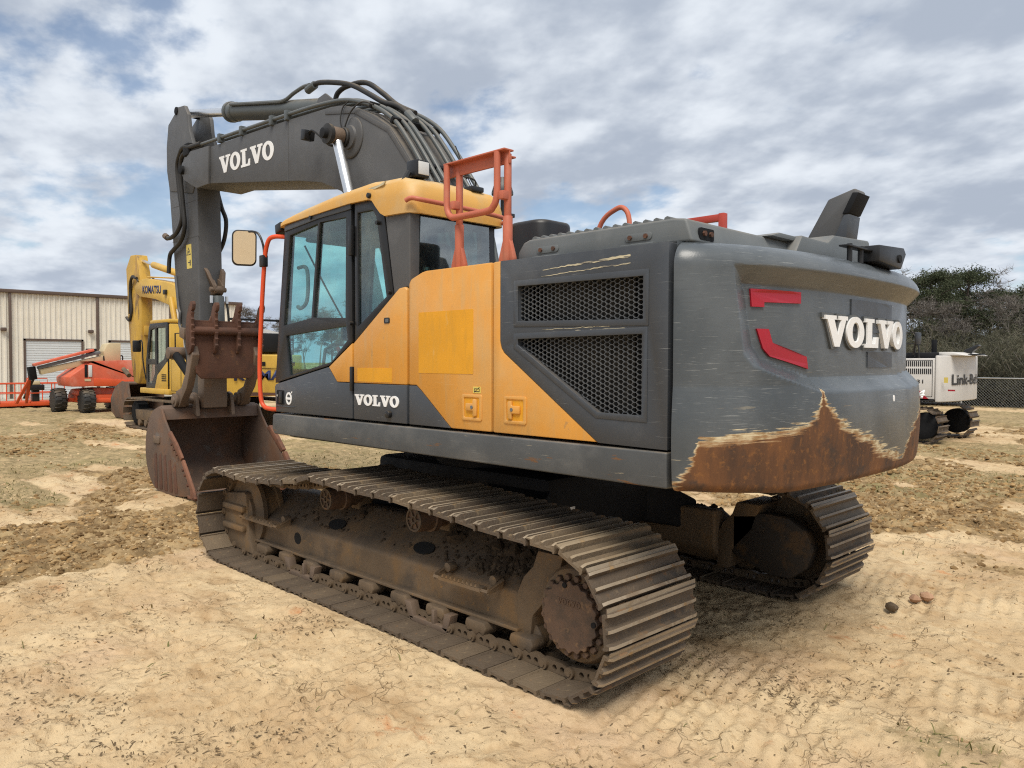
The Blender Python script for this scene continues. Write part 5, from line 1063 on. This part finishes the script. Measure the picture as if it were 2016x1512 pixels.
q0, q1 = Vector((5.1, 0, 4.98)), Vector((1.9, 0, 4.28)); qd = (q1-q0).normalized()
kc = MB().tube([q0+qd*1.15, q1], .10, 14).build('arm_cylinder', M['kom_yellow'], KO, bevel=.01); MB().tube([q0, q0+qd*1.2], .05, 12).build('cylinder_rod', M['chrome'], kc)
for y in (.3, -.3): MB().tube([(1.9, y, 3.6), (1.05, y, 1.5)], .08, 12).build('boom_cylinder', M['kom_yellow'], KO)
TB('hydraulic_hose', M['rubber'], KO, [(4.6,.28,4.35),(5.1,.26,4.4),(5.35,.22,4.0),(5.3,.2,3.4),(5.5,.2,3.1),(5.75,.2,3.2)], .045, 8, 4)
for k in range(3): TB('hydraulic_pipe', M['kom_yellow'], KO, [(1.6,.1-.1*k,4.1),(2.2,.1-.1*k,4.2),(4.2,.1-.1*k,4.38)], .02, 6)
BX('bucket_cylinder', M['kom_yellow'], KO, 5.72, 5.88, -.08, .08, 2.6, 4.4, .03); MB().tube([(5.78,.3,1.55),(5.3,.3,1.35)], .07, 10).build('bucket_link', M['frame'], KO)
BX('boom_lamp', M['black'], KO, 2.25, 2.42, .26, .34, 3.72, 3.86, .02)
text_mesh('boom_lettering', 'KOMATSU', M['navy'], kboom, (4.18, .262, 3.86), (-1, 0, -.06), (0.02, 0, 1), .24, 1.45, .004, .03)
text_mesh('tail_lettering', 'KOMATSU', M['navy'], KO, (-2.774, .66, 1.34), (0, -1, 0), (0, 0, 1), .25, 2.0, .006, .035)
PR('tail_scrape', M['rust'], KO, [(.8,1.0),(.2,1.06),(-.4,1.03),(-.9,1.08),(-.9,.97),(.8,.97)], -2.785, -2.772, 'x', 0)
BX('rear_grille', M['dark'], KO, -2.4, -1.2, -1.0, .9, 2.03, 2.52, .06); MB().tube([(-2.2,-1.0,2.3),(-2.2,-1.0,2.85),(-2.2,.5,2.85),(-2.2,.5,2.3)], .03, 6).build('hood_rail', M['dark'], KO)
lbb = [(.3,1.4),(.3,1.8),(1.2,2.5),(2.4,2.75),(5.4,1.9),(5.4,1.6),(2.6,2.2),(1.4,1.9),(.7,1.35)]
lba = [(5.2,1.95),(5.7,2.05),(8.0,.8),(7.9,.55),(5.3,1.5)]; lbk = [(7.8,.75),(8.2,.75),(8.6,.4),(8.3,.03),(7.6,.05)]
LB, lboom, larm, lbuck = bg_machine('white crawler excavator with black Link-B lettering parked behind the grey counterweight', (2.98, -15.42, 0), 0, M['lb_white'], M['lb_white'], lbb, lba, lbk, .22, 1.0, .11)
for k, (z0, z1) in enumerate(((1.74, 1.86), (1.57, 1.69))):
    for j in range(16): BX('vent_slot', M['lb_black'], LB, -1.38-.042*j-.012, -1.38-.042*j+.012, 1.368, 1.376, z0, z1, 0)
text_mesh('side_number', '333631', M['lb_black'], LB, (-1.36, 1.373, 1.36), (-1, 0, 0), (0, 0, 1), .085, .50, .004, .01)
mb = MB().prism([(-1.3,.98),(-1.3,1.2),(-1.55,1.06),(-1.7,1.2),(-1.78,1.2),(-2.0,.99)], 1.369, 1.376); mb.build('side_graphic', M['decal_red'], LB, smooth=False)
text_mesh('side_letter', 'X4', M['white'], LB, (-1.42, 1.377, 1.02), (-1, 0, 0), (-.25, 0, 1), .20, .46, .004, .02)
BX('lower_band', M['lb_black'], LB, -2.08, -.8, 1.365, 1.376, .97, 1.02, 0)
def lbcw(u, v, w):
    y = 1.375-u; a = math.asin(min(1, max(-1, y/1.38))); x = -2.15-.22*abs(math.cos(a)); return (x-.008-w, y+.004, v)
cu = bpy.data.curves.new('t', 'FONT'); cu.body = 'Link-Belt'; cu.offset = .02; cu.resolution_u = 3; ob = bpy.data.objects.new('t', cu); COL.objects.link(ob); me = bpy.data.meshes.new_from_object(ob); bpy.data.objects.remove(ob)
bm = bmesh.new(); bm.from_mesh(me); bmesh.ops.subdivide_edges(bm, edges=[e for e in bm.edges if e.calc_length() > .15], cuts=2); bmesh.ops.triangulate(bm, faces=bm.faces)
xs0 = [v.co.x for v in bm.verts]; w0, w1 = min(xs0), max(xs0)
for v in bm.verts: v.co = Vector(lbcw(.42+(v.co.x-w0)/(w1-w0)*2.0, 1.33+v.co.y*.33, .008))
bmesh.ops.recalc_face_normals(bm, faces=bm.faces); bm.to_mesh(me); bm.free(); me.materials.clear(); link('tail_lettering', me, M['lb_black'], LB)
BX('yellow_sticker', M['label_yellow'], LB, -2.36, -2.28, 1.362, 1.372, 1.38, 1.50, 0); BX('red_reflector', M['decal_red'], LB, -2.5, -2.36, 1.35, 1.368, 1.20, 1.235, 0)
PR('exhaust_pipe', M['black'], LB, [(-2.25,2.0),(-2.35,2.0),(-2.6,2.20),(-2.56,2.24),(-2.3,2.12)], -.2, 0, bevel=.01); BX('tail_camera', M['black'], LB, -2.75, -2.5, .1, .5, 1.985, 2.02, .005)
PR('hood_cover', M['lb_white'], LB, [(-2.05,1.98),(-2.05,2.06),(-2.3,2.06),(-2.6,1.98)], -.8, 1.0, bevel=.02)
hm = BX('hood_mirror', M['black'], LB, -1.74, -1.70, 1.15, 1.5, 2.22, 2.50, .03); TB('mirror_arm', M['black'], hm, [(-1.6,1.25,2.0),(-1.65,1.3,2.2),(-1.70,1.3,2.3)], .02, 6)

# ---------- orange boom lift
M['lift'] = paint('faded_orange', (.60, .115, .055), .5, var=.1, layers=[((.62, .22, .15), 1.4, .45, .65, .8, (1, 1, 1)), ((.25, .08, .05), 5, .64, .72, .5, (1, 1, .4))])
M['lift_red'] = paint('lift_orange', (.62, .085, .02), .5, var=.1)
M['cream'] = paint('cream_boom', (.55, .45, .27), .5, var=.08, layers=[((.30, .22, .13), 2.5, .6, .72, .5, (.4, 1, 1))])
M['rim'] = paint('white_rim', (.62, .62, .60), .5, var=.08)
BL = thing('boom_lift', 'orange boom lift with cream boom and low work platform beside the tan warehouse', 'boom lift', (25.9, -4.2, 0))
def loc_(x, y, z): return (x-25.9, y+4.2, z)
for (x, y, s) in ((26.3, -3.42, 1), (25.2, -4.02, 1), (27.2, -5.5, -1), (26.0, -6.1, -1)):
    cx_, cy_, _ = loc_(x, y, 0); r = .41; mb = MB().lathe([(.26, -.20), (.36, -.20), (r, -.14), (r, .14), (.36, .20), (.26, .20)], (cx_, cy_, r), (0, 1, 0), 32); w = mb.build('wheel', M['rubber'], BL, bevel=.01)
    lug = MB()
    for k in range(18):
        a = 2*math.pi*k/18
        for sd_ in (-1, 1):
            a2 = a+(.17 if sd_ > 0 else 0); c_, s_ = math.cos(a2), math.sin(a2); c2, s2 = math.cos(a2+.12), math.sin(a2+.12)
            lug.add([(cx_+c_*.40, cy_, r+s_*.40), (cx_+c2*.40, cy_, r+s2*.40), (cx_+c2*.40, cy_+.2*sd_, r+s2*.38), (cx_+math.cos(a2+.2)*.40, cy_+.2*sd_, r+math.sin(a2+.2)*.38), (cx_+c_*.435, cy_, r+s_*.435), (cx_+c2*.435, cy_, r+s2*.435), (cx_+c2*.42, cy_+.2*sd_, r+s2*.42), (cx_+math.cos(a2+.2)*.42, cy_+.2*sd_, r+math.sin(a2+.2)*.42)], [(0,1,5,4),(1,2,6,5),(2,3,7,6),(3,0,4,7),(4,5,6,7)])
    lug.build('tread_lugs', M['rubber'], w, smooth=False)
    MB().lathe([(.27, .10*s), (.27, .19*s), (.22, .15*s), (.08, .12*s)], (cx_, cy_, r), (0, 1, 0), 24).build('rim', M['rim'], w)
BX('chassis', M['lift_red'], BL, -.8, .9, -1.5, .35, .32, .62, .05); BX('axle', M['lift_red'], BL, .2, .45, -1.4, .7, .34, .48, .02); BX('axle', M['lift_red'], BL, -.85, -.6, -1.9, .1, .34, .48, .02)
PR('turntable', M['lift'], BL, [(.45,.62),(.35,.80),(-.3,.85),(-1.3,.80),(-1.35,.45),(-.2,.45)], -.55, .5, 'x', .03)
tb_ = PR('turret', M['lift'], BL, [(.76,1.24),(.76,1.10),(.70,.92),(-1.40,.90),(-2.2,.90),(-2.2,1.82),(-1.40,1.84),(.22,1.79),(.02,1.80)], -.9, .7, 'x', .05)
PR('turret_end', M['lift_red'], tb_, [(.0,1.20),(.0,.93),(-1.40,.905),(-1.40,1.10)], -.935, -.885, 'x', .01)
BX('cowl_recess', M['dark'], tb_, -.915, -.895, .20, .30, 1.23, 1.68, .01); BX('cowl_door', M['rim'], tb_, -.93, -.90, .06, .18, 1.25, 1.66, .01); BX('cowl_label', M['cream'], tb_, -.915, -.898, -1.15, -1.0, 1.4, 1.52, 0); BX('cowl_label', M['cream'], tb_, -.915, -.898, .10, .30, 1.10, 1.18, 0)
for y in (-.55, -1.1): MB().tube(smooth_path([(-.3,y-.05,1.8),(-.3,y-.05,1.98),(-.3,y+.03,1.98),(-.3,y+.03,1.8)], 4), .025, 6).build('lift_eye', M['black'], tb_)
PR('boom_riser', M['cream'], BL, [(-.55,1.80),(-.50,2.15),(-.62,2.42),(-.75,2.46),(-1.08,2.46),(-1.07,1.80)], -.35, .25, 'x', .02)
def bar(name, mat, par, a, b, h, w, bev=.01):
    a, b = Vector(a), Vector(b); d = (b-a).normalized(); n = Vector((0, -d.z, d.y)).normalized(); n = n if n.z > 0 else -n; V = []
    for p in (a, b):
        for s, q in ((-1, -1), (1, -1), (1, 1), (-1, 1)): V.append(p+Vector((w/2*s, 0, 0))+n*(h/2*q))
    return MB().add(V, [(0,1,2,3),(4,5,6,7),(0,1,5,4),(1,2,6,5),(2,3,7,6),(3,0,4,7)]).build(name, mat, par, bevel=bev)
bm1 = bar('main_boom', M['cream'], BL, (-.15,-.60,1.92), (.3,1.38,1.42), .20, .30); bar('boom_tube', M['hood'], bm1, (-.2,-.40,2.12), (.25,1.45,1.56), .10, .26); bar('boom_cover', M['lift'], bm1, (-.22,-.18,2.20), (.22,1.60,1.66), .09, .30)
BX('boom_head', M['dark'], bm1, -.1, .35, -.35, -.10, 2.05, 2.25, .02); bar('boom_knuckle', M['dark'], BL, (.4,1.62,1.60), (.45,1.55,1.15), .22, .25)
for dy in (.0, -.26): bar('jib_arm', M['lift_red'], BL, (.5,1.55-dy*.3,1.38), (1.4,1.86+dy*1.2,.28), .09, .12)
bar('jib_cylinder', M['black'], BL, (.6,1.45,1.3), (1.4,1.62,.45), .08, .10)
pf = BX('platform_floor', M['lift_red'], BL, 3.9, 5.2, -.35, 1.85, .06, .22, .01)
prl = MB()
for y in (1.85, 1.35, .85, .1, -.35):
    for x in (3.9, 5.2): prl.tube([(x, y, .2), (x, y, .92)], .02, 6)
for x in (3.9, 5.2):
    for z in (.55, .92): prl.tube([(x, 1.85, z), (x, -.35, z)], .022, 6)
for y in (1.85, -.35):
    for z in (.55, .92): prl.tube([(3.9, y, z), (5.2, y, z)], .022, 6)
prl.tube([(3.9, .95, .9), (3.9, .95, 1.12), (3.9, .25, 1.12), (3.9, .25, .9)], .02, 6); prl.build('platform_rails', M['lift_red'], pf)
BX('control_box', M['black'], pf, 3.85, 4.1, .35, .92, .66, .88, .03); BX('control_post', M['black'], pf, 3.95, 4.2, .5, .75, .2, .7, .03); BX('control_panel', M['cream'], pf, 3.84, 4.0, .5, .8, .88, 1.02, .02)

# ================================================================== WAREHOUSE
M['siding'] = paint('tan_siding', srgb(228, 222, 208), .55, var=.04, layers=[(srgb(210, 200, 180), 1.2, .5, .7, .4, (1, 1, .2))])
M['trim'] = paint('brown_trim', srgb(92, 76, 66), .5, var=.08)
M['roll'] = paint('white_roller_door', srgb(205, 208, 208), .45, var=.03)
M['concrete'] = paint('concrete', srgb(165, 158, 145), .85, var=.1)
WH = thing('warehouse', 'long tan metal warehouse with white roller doors and brown trim at the left', 'warehouse', (36, -2, 0))
BX('warehouse_wall', M['siding'], WH, 0, 14, -12.8, 16, 0, 4.85, 0)
rb = MB()
y = -12.75
while y < 15.9:
    if not any(a-.05 < y < b+.05 for a, b in ((-4.95, -2.65), (-8.1, -6.25), (-.5, 1.8))): rb.prism([(y-.035, 0), (y-.02, 0), (y+.02, 0), (y+.035, 0)][0:1]+[(y+.035, .0)]+[(y+.035, 4.84), (y-.035, 4.84)], -.04, .001, 'x')
    else: rb.prism([(y-.035, 2.8), (y+.035, 2.8), (y+.035, 4.84), (y-.035, 4.84)], -.04, .001, 'x')
    y += .145*1.5
kind(rb.build('siding_ribs', M['siding'], WH, smooth=False), 'stuff')
BX('eave_gutter', M['trim'], WH, -.16, .02, -12.95, 16.1, 4.84, 5.0, .02); PR('roof', M['siding'], WH, [(-13.0,4.86),(1.6,5.0),(16.2,4.86)], .03, 14, 'x', 0)
for y in (-2.05, -5.66, -9.1, -12.75, 1.6, 5.2, 8.8): BX('downspout', M['trim'], WH, -.12, -.04, y-.055, y+.055, .1, 4.84, .01)
for a, b in ((-4.95, -2.65), (-8.1, -6.25), (-.5, 1.8)):
    rd = BX('roller_door', M['roll'], WH, -.035, .0, a, b, 0, 2.72, 0); mb = MB()
    for k in range(24): mb.prism([(a, .03+k*.112), (b, .03+k*.112), (b, .075+k*.112), (a, .075+k*.112)], -.045, -.034, 'x')
    kind(mb.build('door_slats', M['roll'], rd, bevel=0, smooth=False), 'stuff')
    MB().box(-.08, .0, a-.09, a, 0, 2.8).box(-.08, .0, b, b+.09, 0, 2.8).box(-.08, .0, a-.09, b+.09, 2.72, 2.81).build('door_frame', M['trim'], rd)
for y in (-1.78, -5.35): BX('wall_light', M['trim'], WH, -.22, -.04, y-.11, y+.11, 3.12, 3.28, .03)
BX('base_slab', M['concrete'], WH, -1.6, -.05, -12.9, 16, -.1, .10, .01)
MB().box(52, 60, -35, -27, 0, 4.0).build('tmp_shed', M['siding'])
bpy.data.objects.remove(bpy.data.objects['tmp_shed'])
SH = thing('shed', 'low pale shed roof seen between the thumb tines and the cab', 'shed', (62, -27, 0))
BX('shed_wall', M['siding'], SH, 0, 8, -5, 5, 0, 4.2, 0); PR('shed_roof', paint('pale_roof', (.55, .56, .57), .4), SH, [(-5.3,4.2),(0,5.2),(5.3,4.2)], -.3, 8.3, 'x', 0)

# ================================================================== FENCE
M['galv'] = paint('galvanised_steel', (.42, .43, .43), .4, .6, var=.1)
def chainlink_mat():
    t = NT('chain_link_mesh'); 
    t.bsdf((.22, .23, .23), .5, .5); return t.m
FE = thing('chain_link_fence', 'galvanised chain link fence in front of the wood at the right', 'fence', (6, -30.9, 0))
fx0, fx1 = -22, 26
w = MB(); sp_ = .11; H0, H1 = .05, 1.20; x = fx0-1.2
while x < fx1:
    for s in (1, -1):
        a = Vector((x if s > 0 else x+1.15, 0, H0)); b = Vector((x+1.15 if s > 0 else x, 0, H1)); dd = (b-a).normalized(); nn = Vector((-dd.z, 0, dd.x))*.0035
        w.add([a+nn, b+nn, b-nn, a-nn, a+Vector((0, .005, 0)), b+Vector((0, .005, 0))], [(0,1,2,3),(0,1,5,4)])
    x += sp_
kind(w.build('wire_mesh', chainlink_mat(), FE, smooth=False), 'stuff')
TB('top_rail', M['galv'], FE, [(fx0, 0, 1.21), (fx1, 0, 1.21)], .024, 8)
x = fx0
while x <= fx1: CY('fence_post', M['galv'], FE, (x, 0, 0), (x, 0, 1.22), .03, 8, 0); x += 3.0
for z in (1.34, 1.42): TB('strand_wire', M['dark'], FE, [(fx0, 0, z), (fx1, 0, z)], .006, 4)

# ================================================================== TREES
M['bark'] = paint('grey_bark', (.19, .17, .15), .9, var=.25, bump=(20, .5, .03)); M['bark_dark'] = paint('pine_bark', (.07, .052, .042), .9, var=.25)
def leafmat(name, a, b, c):
    t = NT(name); col = t.mix(t.ramp(t.noise(.8, 5), .35, .65), a, b); col = t.mix(t.ramp(t.noise(6, 3), .5, .65), col, c)
    p = t.n('ShaderNodeBsdfDiffuse'); t.l(col, p.inputs[0]); tl = t.n('ShaderNodeBsdfTranslucent'); t.l(col, tl.inputs[0]); mx = t.n('ShaderNodeMixShader'); mx.inputs[0].default_value = .25
    t.l(p.outputs[0], mx.inputs[1]); t.l(tl.outputs[0], mx.inputs[2]); t.l(mx.outputs[0], t.out.inputs[0]); return t.m
M['pine'] = leafmat('evergreen_foliage', (.05, .064, .038), (.085, .098, .058), (.12, .125, .08)); M['brush'] = leafmat('winter_brush', (.095, .092, .066), (.14, .13, .095), (.062, .07, .043))
def grow(mb, p, d, L, r, lev, rng, tips, spread=.55, nb=3, seg=3, up=.12):
    pts = [p]; rs = [r]; q = p.copy(); dd = d.copy()
    for k in range(seg):
        dd = (dd+Vector((rng.uniform(-1, 1), rng.uniform(-1, 1), rng.uniform(-.6, 1)))*.16+Vector((0, 0, up*.5))).normalized(); q = q+dd*(L/seg); pts.append(q.copy()); rs.append(r*(1-.55*(k+1)/seg))
    mb.tube(pts, rs, 5 if r > .04 else 3, cap=False)
    if lev <= 0: tips.append(q); return
    for k in range(nb):
        i = rng.randint(max(1, seg-1), seg) if k else seg; a = rng.uniform(0, 6.283); perp = Vector((math.cos(a), math.sin(a), rng.uniform(-.15, .5)))
        grow(mb, pts[i].copy(), (dd*(1-spread)+perp*spread).normalized(), L*rng.uniform(.55, .78), rs[i]*.78, lev-1, rng, tips, spread, nb, seg, up)
def leaves(centres, rng, per, rad_, size, asp=.5):
    V = []; F = []
    for c in centres:
        R_ = rad_*rng.uniform(.6, 1.3)
        for k in range(per):
            v = Vector((rng.gauss(0, 1), rng.gauss(0, 1), rng.gauss(0, .55))); v = v/max(v.length, .01)*R_*rng.random()**.45; p = c+v
            a = Vector((rng.uniform(-1, 1), rng.uniform(-1, 1), rng.uniform(-1, 1))).normalized(); b = a.cross(Vector((rng.uniform(-1, 1), rng.uniform(-1, 1), 1))).normalized(); s = size*rng.uniform(.5, 1.4); n = len(V)
            V += [p-a*s, p+b*s*asp, p+a*s, p-b*s*asp]; F.append((n, n+1, n+2, n+3))
    return V, F
def tree_meshes(kind_, seed):
    rng = random.Random(seed); mb = MB(); tips = []
    if kind_ == 'pine':
        H = 10; q = Vector((0, 0, 0)); pts = [q]; 
        for k in range(8): q = Vector((q.x+rng.uniform(-.15, .15), q.y+rng.uniform(-.15, .15), q.z+H/8)); pts.append(q)
        mb.tube(pts, [.24-.022*k for k in range(9)], 7); cs = []
        for k in range(34):
            z = rng.uniform(.36, 1.0)**.8*H; f = z/H; a = rng.uniform(0, 6.283); L = 2.9*math.sin(math.pi*min(1, max(.10, (1.08-f)*1.25)))*rng.uniform(.55, 1.1)+.25
            base = Vector((0, 0, z-.3)); tip = base+Vector((math.cos(a)*L, math.sin(a)*L, L*rng.uniform(.05, .4))); mb.tube([base, (base+tip)/2+Vector((0, 0, .1)), tip], [.06, .04, .015], 4, cap=False)
            for t in (.55, .8, 1.0):
                cs.append(base.lerp(tip, t)+Vector((rng.uniform(-.3, .3), rng.uniform(-.3, .3), rng.uniform(-.1, .35))))
        V, F = leaves(cs, rng, 150, .75, .085)
    elif kind_ == 'bare':
        grow(mb, Vector((0, 0, 0)), Vector((0, 0, 1)), 4.2, .19, 5, rng, tips, .5, 3, 3, .16); V, F = leaves(tips[:1], rng, 3, .2, .05)
        if len(tips) > 10: V, F = [], []
        for t in tips:                       # fine twigs
            for k in range(7):
                d = Vector((rng.uniform(-1, 1), rng.uniform(-1, 1), rng.uniform(-.2, 1))).normalized()*rng.uniform(.4, 1.0); w_ = .022; n = len(V); s = Vector((d.y, -d.x, 0)).normalized()*w_
                V += [t-s, t+s, t+d]; F.append((n, n+1, n+2)); V += [t+Vector((0, 0, w_)), t-Vector((0, 0, w_)), t+d]; F.append((n+3, n+4, n+5))
    else:                                    # brush
        cs = []
        for k in range(9):
            a = rng.uniform(0, 6.283); L = rng.uniform(.8, 2.6); p = Vector((rng.uniform(-.8, .8), rng.uniform(-.8, .8), 0)); t = p+Vector((math.cos(a)*L*.6, math.sin(a)*L*.6, L)); mb.tube([p, t], [.04, .01], 4, cap=False); cs += [p.lerp(t, .35), p.lerp(t, .65), t]
        V, F = leaves(cs, rng, 210, .95, .16, .07)
    tm = mb.mesh('trunk', angle=60); tm.materials.append(M['bark_dark'] if kind_ == 'pine' else M['bark'])
    cm = bpy.data.meshes.new('crown'); cm.from_pydata([tuple(v) for v in V], [], F); cm.materials.append(M['pine'] if kind_ == 'pine' else M['bark'] if kind_ == 'bare' else M['brush'])
    return tm, cm
TM = {k: [tree_meshes(k, 100*i+j) for j in range(n)] for i, (k, n) in enumerate((('pine', 3), ('bare', 3), ('brush', 3)))}
def tree(kind_, var, x, y, s, label, group=None, sz=1.0, rz=0.0):
    nm, pn = {'pine': ('evergreen_tree', 'crown'), 'bare': ('bare_tree', 'crown'), 'brush': ('shrub', 'crown')}[kind_]
    e = thing(nm, label, 'tree' if kind_ != 'brush' else 'shrub', (x, y, 0), rz, group); e.scale = (s, s, s*sz)
    tm, cm = TM[kind_][var]; link('trunk' if kind_ != 'brush' else 'stem', tm, None, e); link(pn, cm, None, e)
G_ = 'trees of the wood behind the fence'
def polar(px, D):                            # a spot in the yard at a bearing and distance from where the picture was taken
    a = YAW-math.atan((px-1008)/1544.3); return CAM[0]+D*math.cos(a), CAM[1]+D*math.sin(a)
for (k, v, px, D, s, sz, lab) in (
    ('pine', 0, 1832, 54, .70, 1.0, 'dark evergreen nearest the grey counterweight in the wood at the right'),
    ('pine', 1, 1898, 57, .76, 1.0, 'tallest dark evergreen of the wood, standing above the white excavator'),
    ('pine', 2, 1865, 68, .86, 1.0, 'dark evergreen half hidden between the two front evergreens of the wood'),
    ('pine', 1, 1948, 66, .70, 1.0, 'lower dark evergreen to the right of the tallest evergreen'),
    ('pine', 0, 2045, 64, .70, 1.0, 'dark evergreen at the right edge of the photo'),
    ('pine', 2, 1992, 60, .64, 1.0, 'dark evergreen behind the tall bare tree over the fence'),
    ('pine', 1, 2075, 58, .68, 1.0, 'dark evergreen just past the right edge of the photo'),
    ('bare', 0, 1975, 50, .49, 1.1, 'tall leafless grey tree above the chain link fence'),
    ('bare', 1, 2020, 54, .52, 1.0, 'leafless grey tree at the right edge of the photo'),
    ('bare', 2, 1815, 49, .50, 1.0, 'leafless grey tree just behind the grey counterweight edge'),
    ('bare', 1, 1925, 62, .58, 1.05, 'leafless tree rising between the evergreens and the tall bare tree'),
    ('bare', 2, 1872, 47, .40, 1.0, 'small leafless tree in front of the evergreens'),
    ('bare', 0, 1790, 58, .62, 1.0, 'leafless tree mostly hidden by the grey counterweight')):
    x, y = polar(px, D); tree(k, v, x, y, s, lab, G_, sz, px*.37)
rng = random.Random(12)
for i in range(22):
    px = 1770+i*14; x, y = polar(px, 39+(i*7 % 5)*2.2); tree('brush', i % 3, x, y, rng.uniform(.8, 1.25), 'low brown winter shrub at the foot of the wood behind the fence', 'shrubs behind the fence', 1.0, rng.uniform(0, 6))
for i in range(16):
    px = 1760+i*20; x, y = polar(px, 52+(i*5 % 4)*3); tree('brush', i % 3, x, y, rng.uniform(1.1, 1.7), 'tall brown thicket bush standing among the trunks of the wood', 'thicket bushes in the wood', 1.1, rng.uniform(0, 6))
for i in range(26):
    px = 420+i*26; D = 92+(i*11 % 7)*4; x, y = polar(px, D); k = 'bare' if i % 3 else 'pine'
    tree(k, i % 3, x, y, rng.uniform(.65, .9)*(.8 if k == 'pine' else 1), 'far leafless tree on the skyline beyond the sheds' if k == 'bare' else 'far evergreen tree on the skyline beyond the sheds', 'far trees on the skyline', 1.0, rng.uniform(0, 6))
for i in range(14):
    px = 1120+i*48; D = 88+(i*11 % 7)*4; x, y = polar(px, D); tree('bare' if i % 2 else 'pine', i % 3, x, y, .8, 'far tree on the skyline behind the excavator body', 'far trees behind the machine', 1.0, rng.uniform(0, 6))

# small fittings on the parked machines
for x0, x1 in ((-1.30, -.80), (-2.05, -1.36)): MB().prismh(rrect(x0, x1, 1.06, 1.88, .02), [rrect(x0+.012, x1-.012, 1.072, 1.868, .016)], 1.368, 1.372).build('panel_seam', M['dark'], LB, smooth=False)
for x in (-1.32, -.84): BX('panel_latch', M['dark'], LB, x-.02, x+.02, 1.368, 1.385, 1.42, 1.52, .004)
TB('deck_rail', M['black'], LB, [(-1.0, 1.2, 1.95), (-1.0, 1.2, 2.25), (-1.62, 1.2, 2.25), (-1.62, 1.2, 1.95)], .016, 6)
for k in range(4): BX('cab_vent', M['dark'], KO, -.5, -.2, 1.37, 1.378, 1.30+.05*k, 1.325+.05*k, 0)
for x0, x1 in ((-1.40, -.80), (-2.04, -1.44)): MB().prismh(rrect(x0, x1, 1.06, 1.86, .02), [rrect(x0+.012, x1-.012, 1.072, 1.848, .016)], 1.368, 1.372).build('panel_seam', M['dark'], KO, smooth=False)
for y in (.9, -.1, -.9): BX('tail_latch', M['dark'], KO, -2.79, -2.765, y-.04, y+.04, 1.70, 1.80, .004)
MB().box(-2.782, -2.768, -1.2, 1.2, 1.635, 1.645).build('tail_seam', M['dark'], KO)
for y in (.2, -.2): TB('arm_hose', M['rubber'], KO, [(4.5, y*1.3, 4.25), (4.9, y*1.4, 4.45), (5.25, y*1.2, 4.35), (5.45, y, 3.9), (5.5, y, 3.3)], .03, 6, 4)
BX('arm_bracket', M['kom_worn'], KO, 4.5, 4.62, -.1, .1, 2.6, 2.9, .02)
